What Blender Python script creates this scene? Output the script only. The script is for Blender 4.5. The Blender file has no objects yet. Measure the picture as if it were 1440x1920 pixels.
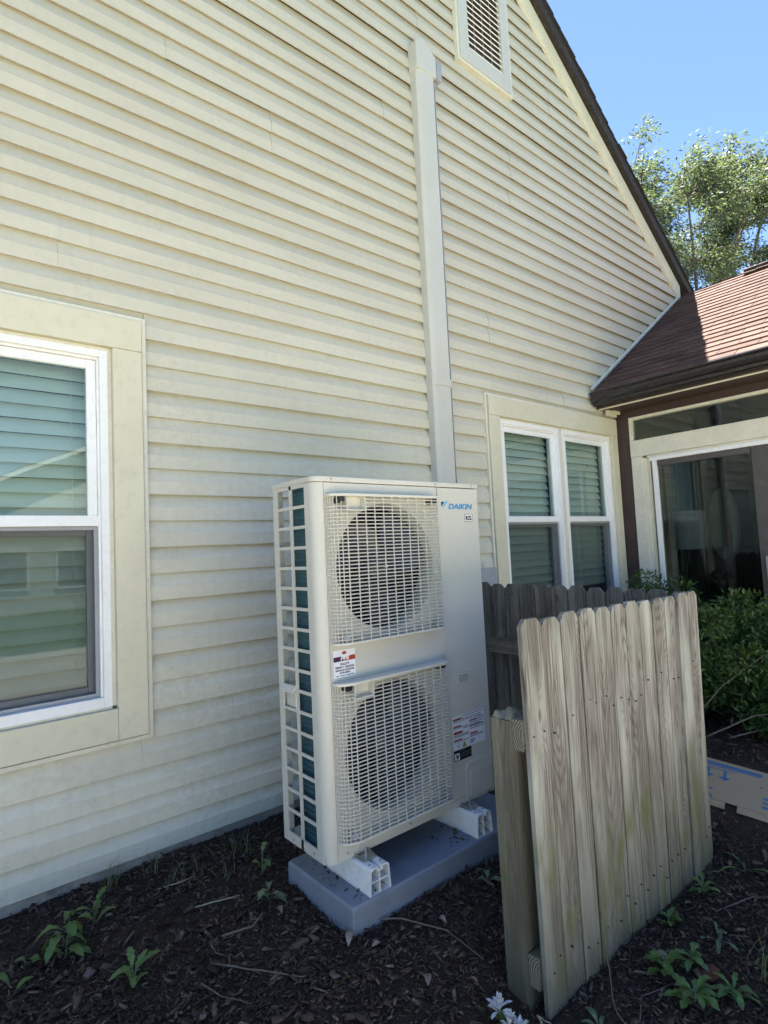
import bpy, math, random
import numpy as np
from mathutils import Vector, Matrix
PI = math.pi
scene = bpy.context.scene
COL = scene.collection
ZO = 1.40                      # eye height: geometry below is written relative to the eye, then lifted

# ------------------------------------------------------------------ camera
cam_d = bpy.data.cameras.new('camera'); cam = bpy.data.objects.new('camera', cam_d); COL.objects.link(cam)
yaw, pit, rol = math.radians(39.951), math.radians(3.769), math.radians(-2.734)
fw = Vector((math.sin(yaw)*math.cos(pit), math.cos(yaw)*math.cos(pit), math.sin(pit)))
r0 = Vector((math.cos(yaw), -math.sin(yaw), 0)); u0 = r0.cross(fw)
rt = math.cos(rol)*r0 + math.sin(rol)*u0; up = -math.sin(rol)*r0 + math.cos(rol)*u0
m = Matrix(((rt.x, up.x, -fw.x), (rt.y, up.y, -fw.y), (rt.z, up.z, -fw.z))).to_4x4()
m.translation = Vector((0, 0, ZO)); cam.matrix_world = m
cam_d.sensor_fit = 'VERTICAL'; cam_d.sensor_height = 24.0; cam_d.lens = 24.0*1071.75/1920
cam_d.clip_start = 0.02; cam_d.clip_end = 3000
scene.camera = cam
# ------------------------------------------------------------------ sky, sun, exposure
SUN_AZ, SUN_EL = math.radians(28), math.radians(69.8)
w = bpy.data.worlds.new('World'); scene.world = w; w.use_nodes = True
nt = w.node_tree; nt.nodes.clear()
sky = nt.nodes.new('ShaderNodeTexSky'); sky.sky_type = 'NISHITA'; sky.sun_disc = False
sky.sun_elevation = SUN_EL; sky.sun_rotation = SUN_AZ
sky.air_density = 0.75; sky.dust_density = 0.05; sky.ozone_density = 3.6; sky.altitude = 200
bg = nt.nodes.new('ShaderNodeBackground'); bg.inputs[1].default_value = 0.055
out = nt.nodes.new('ShaderNodeOutputWorld')
nt.links.new(sky.outputs[0], bg.inputs[0]); nt.links.new(bg.outputs[0], out.inputs[0])
sd = bpy.data.lights.new('sun', 'SUN'); sd.energy = 5.0; sd.angle = math.radians(0.53); sd.color = (1, .95, .88)
sun = bpy.data.objects.new('sun', sd); COL.objects.link(sun)
sv = Vector((math.sin(SUN_AZ)*math.cos(SUN_EL), math.cos(SUN_AZ)*math.cos(SUN_EL), math.sin(SUN_EL)))
sun.rotation_euler = sv.to_track_quat('Z', 'Y').to_euler(); sun.location = (8, 12, 20)
vs = scene.view_settings
vs.view_transform = 'Standard'; vs.look = 'None'; vs.gamma = 1; vs.use_curve_mapping = False
vs.exposure = 2.68
scene.render.engine = 'CYCLES'

# ------------------------------------------------------------------ materials
MATS = {}
def newmat(name):
    mt = bpy.data.materials.new(name); mt.use_nodes = True
    nt = mt.node_tree; nt.nodes.clear(); MATS[name] = mt
    return mt, nt
def N(nt, t, **k):
    n = nt.nodes.new(t)
    for a, b in k.items():
        if a.startswith('i_'): n.inputs[a[2:].replace('_', ' ')].default_value = b
        else: setattr(n, a, b)
    return n
def L(nt, a, b): nt.links.new(a, b)
def noise(nt, vec, scale, detail=4, rough=.55):
    n = N(nt, 'ShaderNodeTexNoise'); n.inputs['Scale'].default_value = scale
    n.inputs['Detail'].default_value = detail; n.inputs['Roughness'].default_value = rough
    if vec is not None: L(nt, vec, n.inputs['Vector'])
    return n.outputs['Fac']
def ramp(nt, fac, stops):
    r = N(nt, 'ShaderNodeValToRGB'); e = r.color_ramp.elements
    while len(e) < len(stops): e.new(.5)
    for i, (p, c) in enumerate(stops):
        e[i].position = p; e[i].color = (c, c, c, 1) if isinstance(c, (int, float)) else (*c, 1)
    L(nt, fac, r.inputs[0]); return r.outputs[0]
def mth(nt, op, a, b=None, c=None, clamp=False):
    n = N(nt, 'ShaderNodeMath', operation=op); n.use_clamp = clamp
    for i, v in enumerate((a, b, c)):
        if v is None: continue
        if isinstance(v, (int, float)): n.inputs[i].default_value = v
        else: L(nt, v, n.inputs[i])
    return n.outputs[0]
def mix(nt, fac, a, b, mode='MIX'):
    n = N(nt, 'ShaderNodeMix', data_type='RGBA', blend_type=mode)
    for s, v in ((0, fac), (6, a), (7, b)):
        if isinstance(v, (int, float)): n.inputs[s].default_value = v
        elif isinstance(v, tuple): n.inputs[s].default_value = (*v, 1)
        else: L(nt, v, n.inputs[s])
    return n.outputs[2]
def finish(nt, col, rough=.6, bump=None, bstr=.3, bdist=.002, spec=.4, metal=0, coat=0):
    b = N(nt, 'ShaderNodeBsdfPrincipled'); o = N(nt, 'ShaderNodeOutputMaterial')
    if isinstance(col, tuple): b.inputs['Base Color'].default_value = (*col, 1)
    else: L(nt, col, b.inputs['Base Color'])
    if isinstance(rough, (int, float)): b.inputs['Roughness'].default_value = rough
    else: L(nt, rough, b.inputs['Roughness'])
    b.inputs['Metallic'].default_value = metal; b.inputs['Specular IOR Level'].default_value = spec
    if bump is not None:
        bp = N(nt, 'ShaderNodeBump'); bp.inputs['Strength'].default_value = bstr; bp.inputs['Distance'].default_value = bdist
        L(nt, bump, bp.inputs['Height']); L(nt, bp.outputs[0], b.inputs['Normal'])
    L(nt, b.outputs[0], o.inputs[0]); return b
def pos(nt): return N(nt, 'ShaderNodeNewGeometry').outputs['Position']
def scl(nt, v, s):
    n = N(nt, 'ShaderNodeVectorMath', operation='MULTIPLY'); L(nt, v, n.inputs[0]); n.inputs[1].default_value = s
    return n.outputs[0]
def simple(name, col, rough=.5, var=.12, vscale=6, dirt=(.3, .27, .2), damt=.15, dscale=25, spec=.4, metal=0, bump=.0, bscale=300):
    mt, nt = newmat(name); p = pos(nt)
    f = ramp(nt, noise(nt, p, vscale, 5), [(.3, 1-var), (.7, 1+var*.3)])
    c = mix(nt, 1.0, col, f, 'MULTIPLY')
    d = ramp(nt, noise(nt, p, dscale, 6, .7), [(.5, 0.0), (.75, damt)])
    c = mix(nt, d, c, dirt)
    bm = noise(nt, p, bscale, 3) if bump else None
    finish(nt, c, rough, bm, bump, .001, spec, metal); return mt

def make_siding():
    mt, nt = newmat('vinyl_siding'); p = pos(nt)
    inf = N(nt, 'ShaderNodeObjectInfo').outputs['Random']
    base = mix(nt, inf, (.69, .655, .535), (.715, .685, .565))
    big = ramp(nt, noise(nt, scl(nt, p, (.7, .7, 1.6)), 1.6, 4), [(.3, .86), (.7, 1.04)])
    c = mix(nt, 1.0, base, big, 'MULTIPLY')
    mot = ramp(nt, noise(nt, scl(nt, p, (1, 1, 1.3)), 26, 7, .72), [(.40, 0.0), (.68, .55)])
    area = ramp(nt, noise(nt, p, 2.1, 3), [(.35, .25), (.65, 1.0)])
    c = mix(nt, mth(nt, 'MULTIPLY', mot, area), c, (.44, .42, .31))
    fine = ramp(nt, noise(nt, p, 160, 4, .8), [(.60, 0.0), (.80, .35)])
    c = mix(nt, fine, c, (.30, .28, .20))
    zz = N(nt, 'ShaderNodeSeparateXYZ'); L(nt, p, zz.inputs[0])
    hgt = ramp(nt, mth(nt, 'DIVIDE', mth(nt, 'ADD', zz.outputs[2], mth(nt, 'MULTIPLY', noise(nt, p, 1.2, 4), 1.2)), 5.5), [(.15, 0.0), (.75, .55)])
    c = mix(nt, hgt, c, (.45, .41, .32))  # grime growing with height, painted stronger to offset bounce light on upper wall
    # vertical run streaks and brown stain under the rake near the porch roof
    st = ramp(nt, noise(nt, scl(nt, p, (9, 1, .8)), 4, 4), [(.5, 0.0), (.8, .22)])
    c = mix(nt, st, c, (.47, .43, .31))
    g = N(nt, 'ShaderNodeVectorMath', operation='DISTANCE'); L(nt, p, g.inputs[0]); g.inputs[1].default_value = (6.5, 2.81, 4.15)
    sm = ramp(nt, mth(nt, 'DIVIDE', g.outputs['Value'], 1.6), [(.1, .55), (1.0, 0.0)])
    sm = mth(nt, 'MULTIPLY', sm, ramp(nt, noise(nt, p, 5, 5), [(.3, .4), (.7, 1.0)]))
    c = mix(nt, sm, c, (.55, .42, .26))
    sp = N(nt, 'ShaderNodeTexVoronoi'); sp.inputs['Scale'].default_value = 16; L(nt, p, sp.inputs['Vector'])
    s2 = ramp(nt, sp.outputs['Distance'], [(.05, .5), (.09, 0.0)])
    s2 = mth(nt, 'MULTIPLY', s2, ramp(nt, noise(nt, p, 5, 2), [(.55, 0.0), (.62, 1.0)]))
    c = mix(nt, s2, c, (.25, .23, .18))
    bh = noise(nt, scl(nt, p, (3, 3, 60)), 6, 4)
    bh2 = noise(nt, scl(nt, p, (1, 1, 3)), 2.2, 2)
    bh = mth(nt, 'ADD', bh, mth(nt, 'MULTIPLY', bh2, 6))
    finish(nt, c, .55, bh, .35, .0015, .35)
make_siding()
simple('trim_aluminium', (.65, .605, .455), .45, .08, 3, (.40, .37, .27), .35, 18)
simple('trim_channel', (.70, .665, .55), .5, .1, 5, (.30, .28, .22), .35, 40)
simple('white_vinyl', (.84, .83, .82), .35, .05, 4, (.45, .43, .40), .25, 30)
simple('screen_frame', (.30, .31, .33), .45, .1, 8)
simple('unit_paint', (.56, .54, .475), .38, .04, 2.5, (.30, .31, .28), .12, 60, .5, 0, .12, 420)
simple('unit_guard', (.60, .575, .50), .4, .05, 5, (.35, .35, .3), .1, 60)
simple('unit_inner', (.40, .42, .38), .5, .1, 5)
simple('line_cover', (.54, .53, .475), .4, .05, 2, (.38, .38, .34), .2, 30)
simple('grey_plastic', (.34, .35, .38), .45, .1, 12)
simple('black_plastic', (.012, .012, .018), .35, .2, 20, (.05, .05, .05), .2)
simple('fan_blue_black', (.032, .032, .055), .3, .2, 20, (.05, .05, .06), .2)
simple('steel', (.52, .52, .50), .35, .2, 40, (.25, .2, .15), .4, 60, .5, .8)
simple('pad_plastic', (.205, .235, .28), .5, .07, 4, (.05, .045, .04), .35, 9, .35, 0, .3, 350)
simple('rail_plastic', (.78, .77, .74), .38, .05, 6, (.28, .27, .26), .3, 30)
simple('brown_paint', (.062, .038, .034), .5, .2, 6, (.12, .1, .09), .3, 30)
simple('gutter_brown', (.020, .016, .0155), .22, .1, 5, (.06, .05, .045), .06, 12, .6)
simple('roof_dark', (.028, .024, .024), .8, .2, 9)
simple('door_bronze', (.085, .075, .070), .4, .2, 9)
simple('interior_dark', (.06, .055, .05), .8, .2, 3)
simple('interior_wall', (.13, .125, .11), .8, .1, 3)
simple('lamp_linen', (.24, .26, .27), .9, .05, 20)
simple('mirror_green', (.17, .22, .20), .25, .2, 4)
simple('red_stone', (.09, .035, .027), .8, .3, 30, (.05, .03, .02), .5, 40, .3, 0, .5, 90)
simple('concrete', (.40, .37, .31), .9, .25, 10, (.07, .065, .055), .8, 8, .2, 0, .6, 90)
simple('twig_bark', (.16, .125, .10), .85, .3, 40)
simple('straw', (.42, .37, .27), .8, .2, 40)
simple('far_siding', (.55, .53, .45), .6, .08, 3)
simple('far_roof', (.12, .09, .08), .8, .2, 6)

def make_coil():
    mt, nt = newmat('coil_fins'); p = pos(nt)
    wv = N(nt, 'ShaderNodeTexWave', wave_type='BANDS', bands_direction='Z'); wv.inputs['Scale'].default_value = 15
    wv.inputs['Distortion'].default_value = .6; L(nt, p, wv.inputs['Vector'])
    c = mix(nt, wv.outputs['Fac'], (.014, .055, .085), (.022, .085, .115))
    c = mix(nt, ramp(nt, noise(nt, p, 7, 3), [(.35, 0.0), (.7, .6)]), c, (.02, .085, .085))
    finish(nt, c, .4, wv.outputs['Fac'], .5, .003, .5, .3)
make_coil()
def make_shingle():
    mt, nt = newmat('asphalt_shingle'); p = pos(nt)
    r = N(nt, 'ShaderNodeObjectInfo').outputs['Random']
    at = N(nt, 'ShaderNodeAttribute', attribute_name='tone'); 
    c = ramp(nt, mth(nt, 'FRACT', mth(nt, 'ADD', r, at.outputs['Fac'])), [(0, (.092, .051, .038)), (.5, (.115, .065, .049)), (1, (.14, .082, .063))])
    g = ramp(nt, noise(nt, p, 420, 3, .8), [(.3, .55), (.7, 1.35)])
    c = mix(nt, 1.0, c, g, 'MULTIPLY')
    b = ramp(nt, noise(nt, p, 9, 4), [(.3, .82), (.7, 1.1)])
    c = mix(nt, 1.0, c, b, 'MULTIPLY')
    finish(nt, c, .9, noise(nt, p, 500, 2), .6, .002, .25)
make_shingle()
def make_glass(name, tint, refl=1.7, base=.0):
    mt, nt = newmat(name)
    t = N(nt, 'ShaderNodeBsdfTransparent'); t.inputs[0].default_value = (*tint, 1)
    g = N(nt, 'ShaderNodeBsdfGlossy'); g.inputs['Roughness'].default_value = .004; g.inputs[0].default_value = (.9, .97, .95, 1)
    bp = N(nt, 'ShaderNodeBump'); bp.inputs['Strength'].default_value = .05; bp.inputs['Distance'].default_value = .01
    L(nt, noise(nt, pos(nt), 2.5, 1), bp.inputs['Height']); L(nt, bp.outputs[0], g.inputs['Normal'])
    fr = N(nt, 'ShaderNodeFresnel')
    bfc = N(nt, 'ShaderNodeNewGeometry').outputs['Backfacing']; L(nt, mth(nt, 'MULTIPLY_ADD', bfc, -.8333, 1.5), fr.inputs[0])
    f = mth(nt, 'MULTIPLY_ADD', fr.outputs[0], refl, base, clamp=True)
    ms = N(nt, 'ShaderNodeMixShader'); L(nt, f, ms.inputs[0]); L(nt, t.outputs[0], ms.inputs[1]); L(nt, g.outputs[0], ms.inputs[2])
    o = N(nt, 'ShaderNodeOutputMaterial'); L(nt, ms.outputs[0], o.inputs[0])
make_glass('window_glass', (.66, .765, .73), 1.3, .02)
make_glass('door_glass', (.74, .76, .74), .9, .008)
def make_screen():
    mt, nt = newmat('insect_screen')
    t = N(nt, 'ShaderNodeBsdfTransparent'); d = N(nt, 'ShaderNodeBsdfDiffuse'); d.inputs[0].default_value = (.03, .035, .035, 1)
    ms = N(nt, 'ShaderNodeMixShader'); ms.inputs[0].default_value = .36
    L(nt, t.outputs[0], ms.inputs[1]); L(nt, d.outputs[0], ms.inputs[2])
    o = N(nt, 'ShaderNodeOutputMaterial'); L(nt, ms.outputs[0], o.inputs[0])
make_screen()
def make_leaf(name, c1, c2, trans=.3, back=None, rough=.45):
    mt, nt = newmat(name)
    at = N(nt, 'ShaderNodeAttribute', attribute_name='tone'); r = N(nt, 'ShaderNodeObjectInfo').outputs['Random']
    f = mth(nt, 'FRACT', mth(nt, 'ADD', at.outputs['Fac'], r))
    c = mix(nt, f, c1, c2)
    if back:
        bf = N(nt, 'ShaderNodeNewGeometry').outputs['Backfacing']; c = mix(nt, bf, c, back)
    c = mix(nt, 1.0, c, ramp(nt, noise(nt, pos(nt), 60, 3), [(.3, .75), (.7, 1.15)]), 'MULTIPLY')
    b = N(nt, 'ShaderNodeBsdfPrincipled'); L(nt, c, b.inputs['Base Color']); b.inputs['Roughness'].default_value = rough
    t = N(nt, 'ShaderNodeBsdfTranslucent'); L(nt, mix(nt, 1.0, c, (1.2, 1.25, .55), 'MULTIPLY'), t.inputs[0])
    ms = N(nt, 'ShaderNodeMixShader'); ms.inputs[0].default_value = trans
    L(nt, b.outputs[0], ms.inputs[1]); L(nt, t.outputs[0], ms.inputs[2])
    o = N(nt, 'ShaderNodeOutputMaterial'); L(nt, ms.outputs[0], o.inputs[0])
make_leaf('weed_leaf', (.085, .165, .045), (.16, .245, .07), .3)
make_leaf('weed_pale', (.14, .19, .11), (.19, .24, .13), .3)
make_leaf('shrub_leaf', (.030, .075, .018), (.085, .15, .035), .25)
make_leaf('tree_leaf', (.042, .066, .034), (.095, .122, .068), .40, (.13, .165, .12), .6)
make_leaf('grass_blade', (.10, .15, .05), (.24, .22, .11), .3)
make_leaf('petal', (.62, .62, .80), (.82, .80, .85), .3)
make_leaf('dry_leaf', (.17, .13, .10), (.30, .24, .19), .1)

def make_wood(name, light, dark, green=True):
    mt, nt = newmat(name)
    uv = N(nt, 'ShaderNodeUVMap').outputs[0]; sx = N(nt, 'ShaderNodeSeparateXYZ'); L(nt, uv, sx.inputs[0])
    u, v = sx.outputs[0], sx.outputs[1]
    rnd = N(nt, 'ShaderNodeObjectInfo').outputs['Random']
    seed = mth(nt, 'MULTIPLY', rnd, 57.0)
    n1 = N(nt, 'ShaderNodeTexNoise', noise_dimensions='1D'); n1.inputs['Scale'].default_value = .9; n1.inputs['Detail'].default_value = 1
    L(nt, mth(nt, 'ADD', v, seed), n1.inputs['W'])
    # distance of the pith from the board surface varies along the board: cathedral grain
    depth = mth(nt, 'MULTIPLY', mth(nt, 'SUBTRACT', n1.outputs['Fac'], .42), .26)
    ux = mth(nt, 'ADD', u, mth(nt, 'MULTIPLY', mth(nt, 'SUBTRACT', rnd, .5), .09))
    cb = N(nt, 'ShaderNodeCombineXYZ'); L(nt, u, cb.inputs[0]); L(nt, mth(nt, 'ADD', v, seed), cb.inputs[1]); L(nt, seed, cb.inputs[2])
    vec = cb.outputs[0]
    wob = mth(nt, 'MULTIPLY', mth(nt, 'SUBTRACT', noise(nt, scl(nt, vec, (20, 1.3, 1)), 1, 3), .5), .030)
    r = mth(nt, 'SQRT', mth(nt, 'ADD', mth(nt, 'MULTIPLY', ux, ux), mth(nt, 'MULTIPLY', depth, depth)))
    r = mth(nt, 'ADD', r, wob)
    vk = N(nt, 'ShaderNodeTexVoronoi', voronoi_dimensions='2D'); vk.inputs['Scale'].default_value = 1.0
    L(nt, scl(nt, vec, (8.5, 2.3, 1)), vk.inputs['Vector'])
    ksp = N(nt, 'ShaderNodeSeparateColor'); L(nt, vk.outputs['Color'], ksp.inputs[0])
    kd = mth(nt, 'ADD', vk.outputs['Distance'], mth(nt, 'MULTIPLY', mth(nt, 'GREATER_THAN', ksp.outputs[0], .38), 9.0))
    kg = mth(nt, 'EXPONENT', mth(nt, 'MULTIPLY', mth(nt, 'MULTIPLY', kd, kd), -16.0))
    r = mth(nt, 'ADD', r, mth(nt, 'MULTIPLY', kg, .055))
    ring = mth(nt, 'MULTIPLY_ADD', mth(nt, 'SINE', mth(nt, 'MULTIPLY', r, 2*PI/.0105)), .5, .5)
    ring = mth(nt, 'POWER', ring, 2.2)
    fib = noise(nt, scl(nt, vec, (300, 4, 1)), 1, 4, .75)
    c = mix(nt, rnd, light, tuple(x*.80 for x in light))
    c = mix(nt, mth(nt, 'MULTIPLY', ring, .55), c, dark)
    c = mix(nt, ramp(nt, fib, [(.34, .95), (.60, 0.0)]), c, tuple(x*.75 for x in dark))
    c = mix(nt, ramp(nt, noise(nt, scl(nt, vec, (60, 1.6, 1)), 1, 3, .6), [(.50, 0.0), (.68, .6)]), c, tuple(x*1.25 for x in dark))
    patch = ramp(nt, noise(nt, scl(nt, vec, (14, 1.4, 1)), 1, 3), [(.45, 0.0), (.66, .75)])
    c = mix(nt, patch, c, (light[0]*1.12, light[1]*1.20, light[2]*1.18))
    c = mix(nt, ramp(nt, noise(nt, scl(nt, vec, (5, 2.2, 1)), 1.3, 4), [(.52, 0.0), (.78, .55)]), c, dark)
    c = mix(nt, ramp(nt, kd, [(.015, .8), (.07, 0.0)]), c, (.07, .052, .04))
    if green:
        p = pos(nt); sz = N(nt, 'ShaderNodeSeparateXYZ'); L(nt, p, sz.inputs[0])
        hz = ramp(nt, mth(nt, 'ADD', sz.outputs[2], mth(nt, 'MULTIPLY', noise(nt, scl(nt, vec, (10, 3, 1)), 1, 4), .7)), [(.15, .9), (1.25, 0.0)])
        c = mix(nt, hz, c, (.088, .084, .055))
        mo = mth(nt, 'MULTIPLY', ramp(nt, noise(nt, scl(nt, vec, (7, 2.4, 1)), 1.7, 4), [(.52, 0.0), (.66, .8)]), ramp(nt, sz.outputs[2], [(.30, 1.0), (.62, 0.0)]))
        c = mix(nt, mo, c, (.105, .12, .045))
    h = mth(nt, 'ADD', mth(nt, 'MULTIPLY', ring, -.6), mth(nt, 'MULTIPLY', fib, .6))
    finish(nt, c, .85, h, .55, .002, .2)
make_wood('wood_weathered', (.35, .335, .30), (.075, .060, .048))
make_wood('wood_dark', (.25, .225, .185), (.075, .060, .046), False)
make_wood('wood_post', (.22, .20, .155), (.085, .074, .054))
def make_endgrain():
    mt, nt = newmat('wood_endgrain'); uv = N(nt, 'ShaderNodeUVMap').outputs[0]
    d = N(nt, 'ShaderNodeVectorMath', operation='DISTANCE'); L(nt, uv, d.inputs[0]); d.inputs[1].default_value = (-.03, .05, 0)
    dd = mth(nt, 'ADD', d.outputs['Value'], mth(nt, 'MULTIPLY', noise(nt, uv, 30, 3), .006))
    ring = mth(nt, 'MULTIPLY_ADD', mth(nt, 'SINE', mth(nt, 'MULTIPLY', dd, 2*PI/.0085)), .5, .5)
    c = mix(nt, ring, (.07, .06, .045), (.26, .235, .18))
    finish(nt, c, .9, ring, .5, .002, .2)
make_endgrain()
def make_ground():
    mt, nt = newmat('mulch_and_lawn'); p = pos(nt)
    c = ramp(nt, noise(nt, p, 90, 6, .7), [(.3, (.034, .024, .018)), (.6, (.085, .060, .044)), (.85, (.15, .11, .08))])
    c = mix(nt, ramp(nt, noise(nt, p, 3, 4), [(.4, 0.0), (.7, .5)]), c, (.012, .010, .010))
    lawn = mix(nt, noise(nt, p, 2.5, 5), (.055, .11, .025), (.12, .17, .05))
    lawn = mix(nt, ramp(nt, noise(nt, p, 40, 4), [(.4, .6), (.6, 0.0)]), lawn, (.03, .06, .015))
    s = N(nt, 'ShaderNodeSeparateXYZ'); L(nt, p, s.inputs[0])
    e = mth(nt, 'ADD', s.outputs[1], mth(nt, 'MULTIPLY', noise(nt, p, 2, 4), .25))
    isl = ramp(nt, mth(nt, 'MULTIPLY_ADD', e, 10.0, 3.0, clamp=True), [(0, 1.0), (1, 0.0)])
    c = mix(nt, isl, c, lawn)
    pv = mth(nt, 'MULTIPLY', mth(nt, 'LESS_THAN', s.outputs[1], .08), mth(nt, 'GREATER_THAN', s.outputs[1], -6.0))  # unseen pale paving behind the camera, added to bounce sunlight onto the wall
    pc = mix(nt, noise(nt, p, 1.5, 5), (.49, .445, .36), (.55, .50, .41))
    c = mix(nt, pv, c, pc)
    finish(nt, c, .95, noise(nt, p, 160, 5, .8), .9, .01, .15)
make_ground()
def make_chip():
    mt, nt = newmat('mulch_chips')
    at = N(nt, 'ShaderNodeAttribute', attribute_name='tone').outputs['Fac']
    c = ramp(nt, at, [(0, (.030, .021, .016)), (.5, (.088, .062, .046)), (.8, (.18, .135, .10)), (.965, (.15, .12, .10)), (1, (.42, .37, .30))])
    c = mix(nt, 1.0, c, ramp(nt, noise(nt, pos(nt), 250, 3), [(.3, .6), (.7, 1.3)]), 'MULTIPLY')
    finish(nt, c, .85, noise(nt, pos(nt), 400, 3), .5, .002, .12)
make_chip()
def make_cardboard():
    mt, nt = newmat('cardboard'); p = pos(nt)
    c = mix(nt, noise(nt, p, 6, 4), (.42, .31, .19), (.50, .38, .25))
    finish(nt, c, .85, noise(nt, scl(nt, p, (1, 1, 1)), 60, 2), .2, .002, .2)
make_cardboard()
simple('print_blue', (.06, .19, .38), .7, .15, 20, (.36, .29, .20), .35, 40)
def flat(name, col, rough=.45): 
    mt, nt = newmat(name); finish(nt, col, rough)
flat('logo_cyan', (.09, .42, .68)); flat('logo_blue', (.02, .23, .50)); flat('logo_navy', (.006, .008, .03))
flat('print_black', (.012, .012, .014)); flat('print_grey', (.17, .18, .22)); flat('sticker_white', (.74, .76, .80), .3)
flat('sticker_red', (.40, .045, .035), .3); flat('sticker_orange', (.42, .12, .05), .3); flat('sticker_purple', (.075, .018, .075), .3)
flat('sticker_yellow', (.42, .42, .06), .3); flat('print_white', (.75, .75, .75)); flat('lawn_bright', (.5, .6, .55))

# ------------------------------------------------------------------ mesh helpers
class MB:
    def __init__(s): s.v = []; s.f = []; s.uv = None
    def add(s, vs, fs):
        o = len(s.v); s.v += [tuple(map(float, q)) for q in vs]; s.f += [tuple(i+o for i in q) for q in fs]; return s
    def box(s, x0, x1, y0, y1, z0, z1):
        vs = [(x, y, z) for z in (z0, z1) for y in (y0, y1) for x in (x0, x1)]
        return s.add(vs, [(0, 2, 3, 1), (4, 5, 7, 6), (0, 1, 5, 4), (2, 6, 7, 3), (0, 4, 6, 2), (1, 3, 7, 5)])
    def prism(s, prof, axis, a0, a1, a0f=None, a1f=None):
        """profile (closed, 2D) extruded along axis; a0f/a1f: ends as function of the profile point"""
        n = len(prof); vs = []
        for e, fn in ((a0, a0f), (a1, a1f)):
            for (p, q) in prof:
                t = fn(p, q) if fn else e
                vs.append({'x': (t, p, q), 'y': (p, t, q), 'z': (p, q, t)}[axis])
        fs = [tuple(range(n))[::-1], tuple(range(n, 2*n))] + [(i, (i+1) % n, n+(i+1) % n, n+i) for i in range(n)]
        return s.add(vs, fs)
    def tube(s, pts, r, n=6, caps=True):
        pts = [Vector(p) for p in pts]; rr = r if isinstance(r, (list, tuple)) else [r]*len(pts)
        vs = []; ref = Vector((.13, .21, .97))
        for i, p in enumerate(pts):
            d = (pts[min(i+1, len(pts)-1)]-pts[max(i-1, 0)])
            if d.length < 1e-9: d = Vector((0, 0, 1))
            d.normalize(); a = d.cross(ref)
            if a.length < .05: a = d.cross(Vector((1, 0, 0)))
            a.normalize(); b = d.cross(a)
            for k in range(n):
                t = 2*PI*k/n; q = p + (a*math.cos(t)+b*math.sin(t))*rr[i]; vs.append(tuple(q))
        fs = [(i*n+k, i*n+(k+1) % n, (i+1)*n+(k+1) % n, (i+1)*n+k) for i in range(len(pts)-1) for k in range(n)]
        if caps: fs += [tuple(range(n))[::-1], tuple(range((len(pts)-1)*n, len(pts)*n))]
        return s.add(vs, fs)
    def build(s, name, mat, parent=None, smooth=False, bevel=0, recalc=True, kind=None, tone=None):
        me = bpy.data.meshes.new(name)
        org = Vector((0, 0, 0))
        if parent is not None: org = root_loc(parent)
        va = np.array(s.v, dtype=np.float64)
        if parent is None:
            base = Vector(((va[:, 0].min()+va[:, 0].max())/2, (va[:, 1].min()+va[:, 1].max())/2, va[:, 2].min()))
            org = base
        va = va-np.array(org)
        me.from_pydata(va.tolist(), [], s.f)
        if recalc:
            import bmesh
            b = bmesh.new(); b.from_mesh(me); bmesh.ops.recalc_face_normals(b, faces=b.faces); b.to_mesh(me); b.free()
        if s.uv is not None:
            ul = me.uv_layers.new(name='UVMap')
            li = np.zeros(len(me.loops), dtype=np.int32); me.loops.foreach_get('vertex_index', li)
            ul.data.foreach_set('uv', np.array(s.uv, dtype=np.float32)[li].ravel())
        if tone is not None:
            a = me.attributes.new('tone', 'FLOAT', 'POINT'); a.data.foreach_set('value', np.array(tone, dtype=np.float32))
        if smooth: me.polygons.foreach_set('use_smooth', [True]*len(me.polygons))
        me.materials.append(MATS[mat]); me.update()
        o = bpy.data.objects.new(name, me); COL.objects.link(o)
        if parent is None: o.location = org + Vector((0, 0, ZO))
        else: o.parent = parent
        if bevel:
            bv = o.modifiers.new('bevel', 'BEVEL'); bv.width = bevel; bv.segments = 2; bv.limit_method = 'ANGLE'; bv.angle_limit = .6
        if kind: o['kind'] = kind
        return o
ROOT = {}
def root_loc(o):
    while o.parent is not None: o = o.parent
    return Vector(o.location)-Vector((0, 0, ZO))
def thing(name, loc, label, cat, group=None):
    o = bpy.data.objects.new(name, None); COL.objects.link(o); o.location = Vector(loc)+Vector((0, 0, ZO))
    o.empty_display_size = .1; return tag(o, label, cat, group)
def tag(o, label, cat, group=None):
    o['label'] = label; o['category'] = cat
    if group: o['group'] = group
    return o
def box(name, mat, parent, x0, x1, y0, y1, z0, z1, bevel=0, **k):
    return MB().box(x0, x1, y0, y1, z0, z1).build(name, mat, parent, bevel=bevel, **k)
def gz(x, y):
    t = min(max((1.62-y)/.46, 0), 1); t = t*t*(3-2*t)*min(max((3.04-x)/.2, 0), 1)
    z = -1.385+.036*min(max((2.7-y)/.6, 0), 1)-.108*t
    t2 = min(max((1.1-y)/1.5, 0), 1)
    return z-.06*t2-.008*max(0, min(x-1.5, 3))*t

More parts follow.
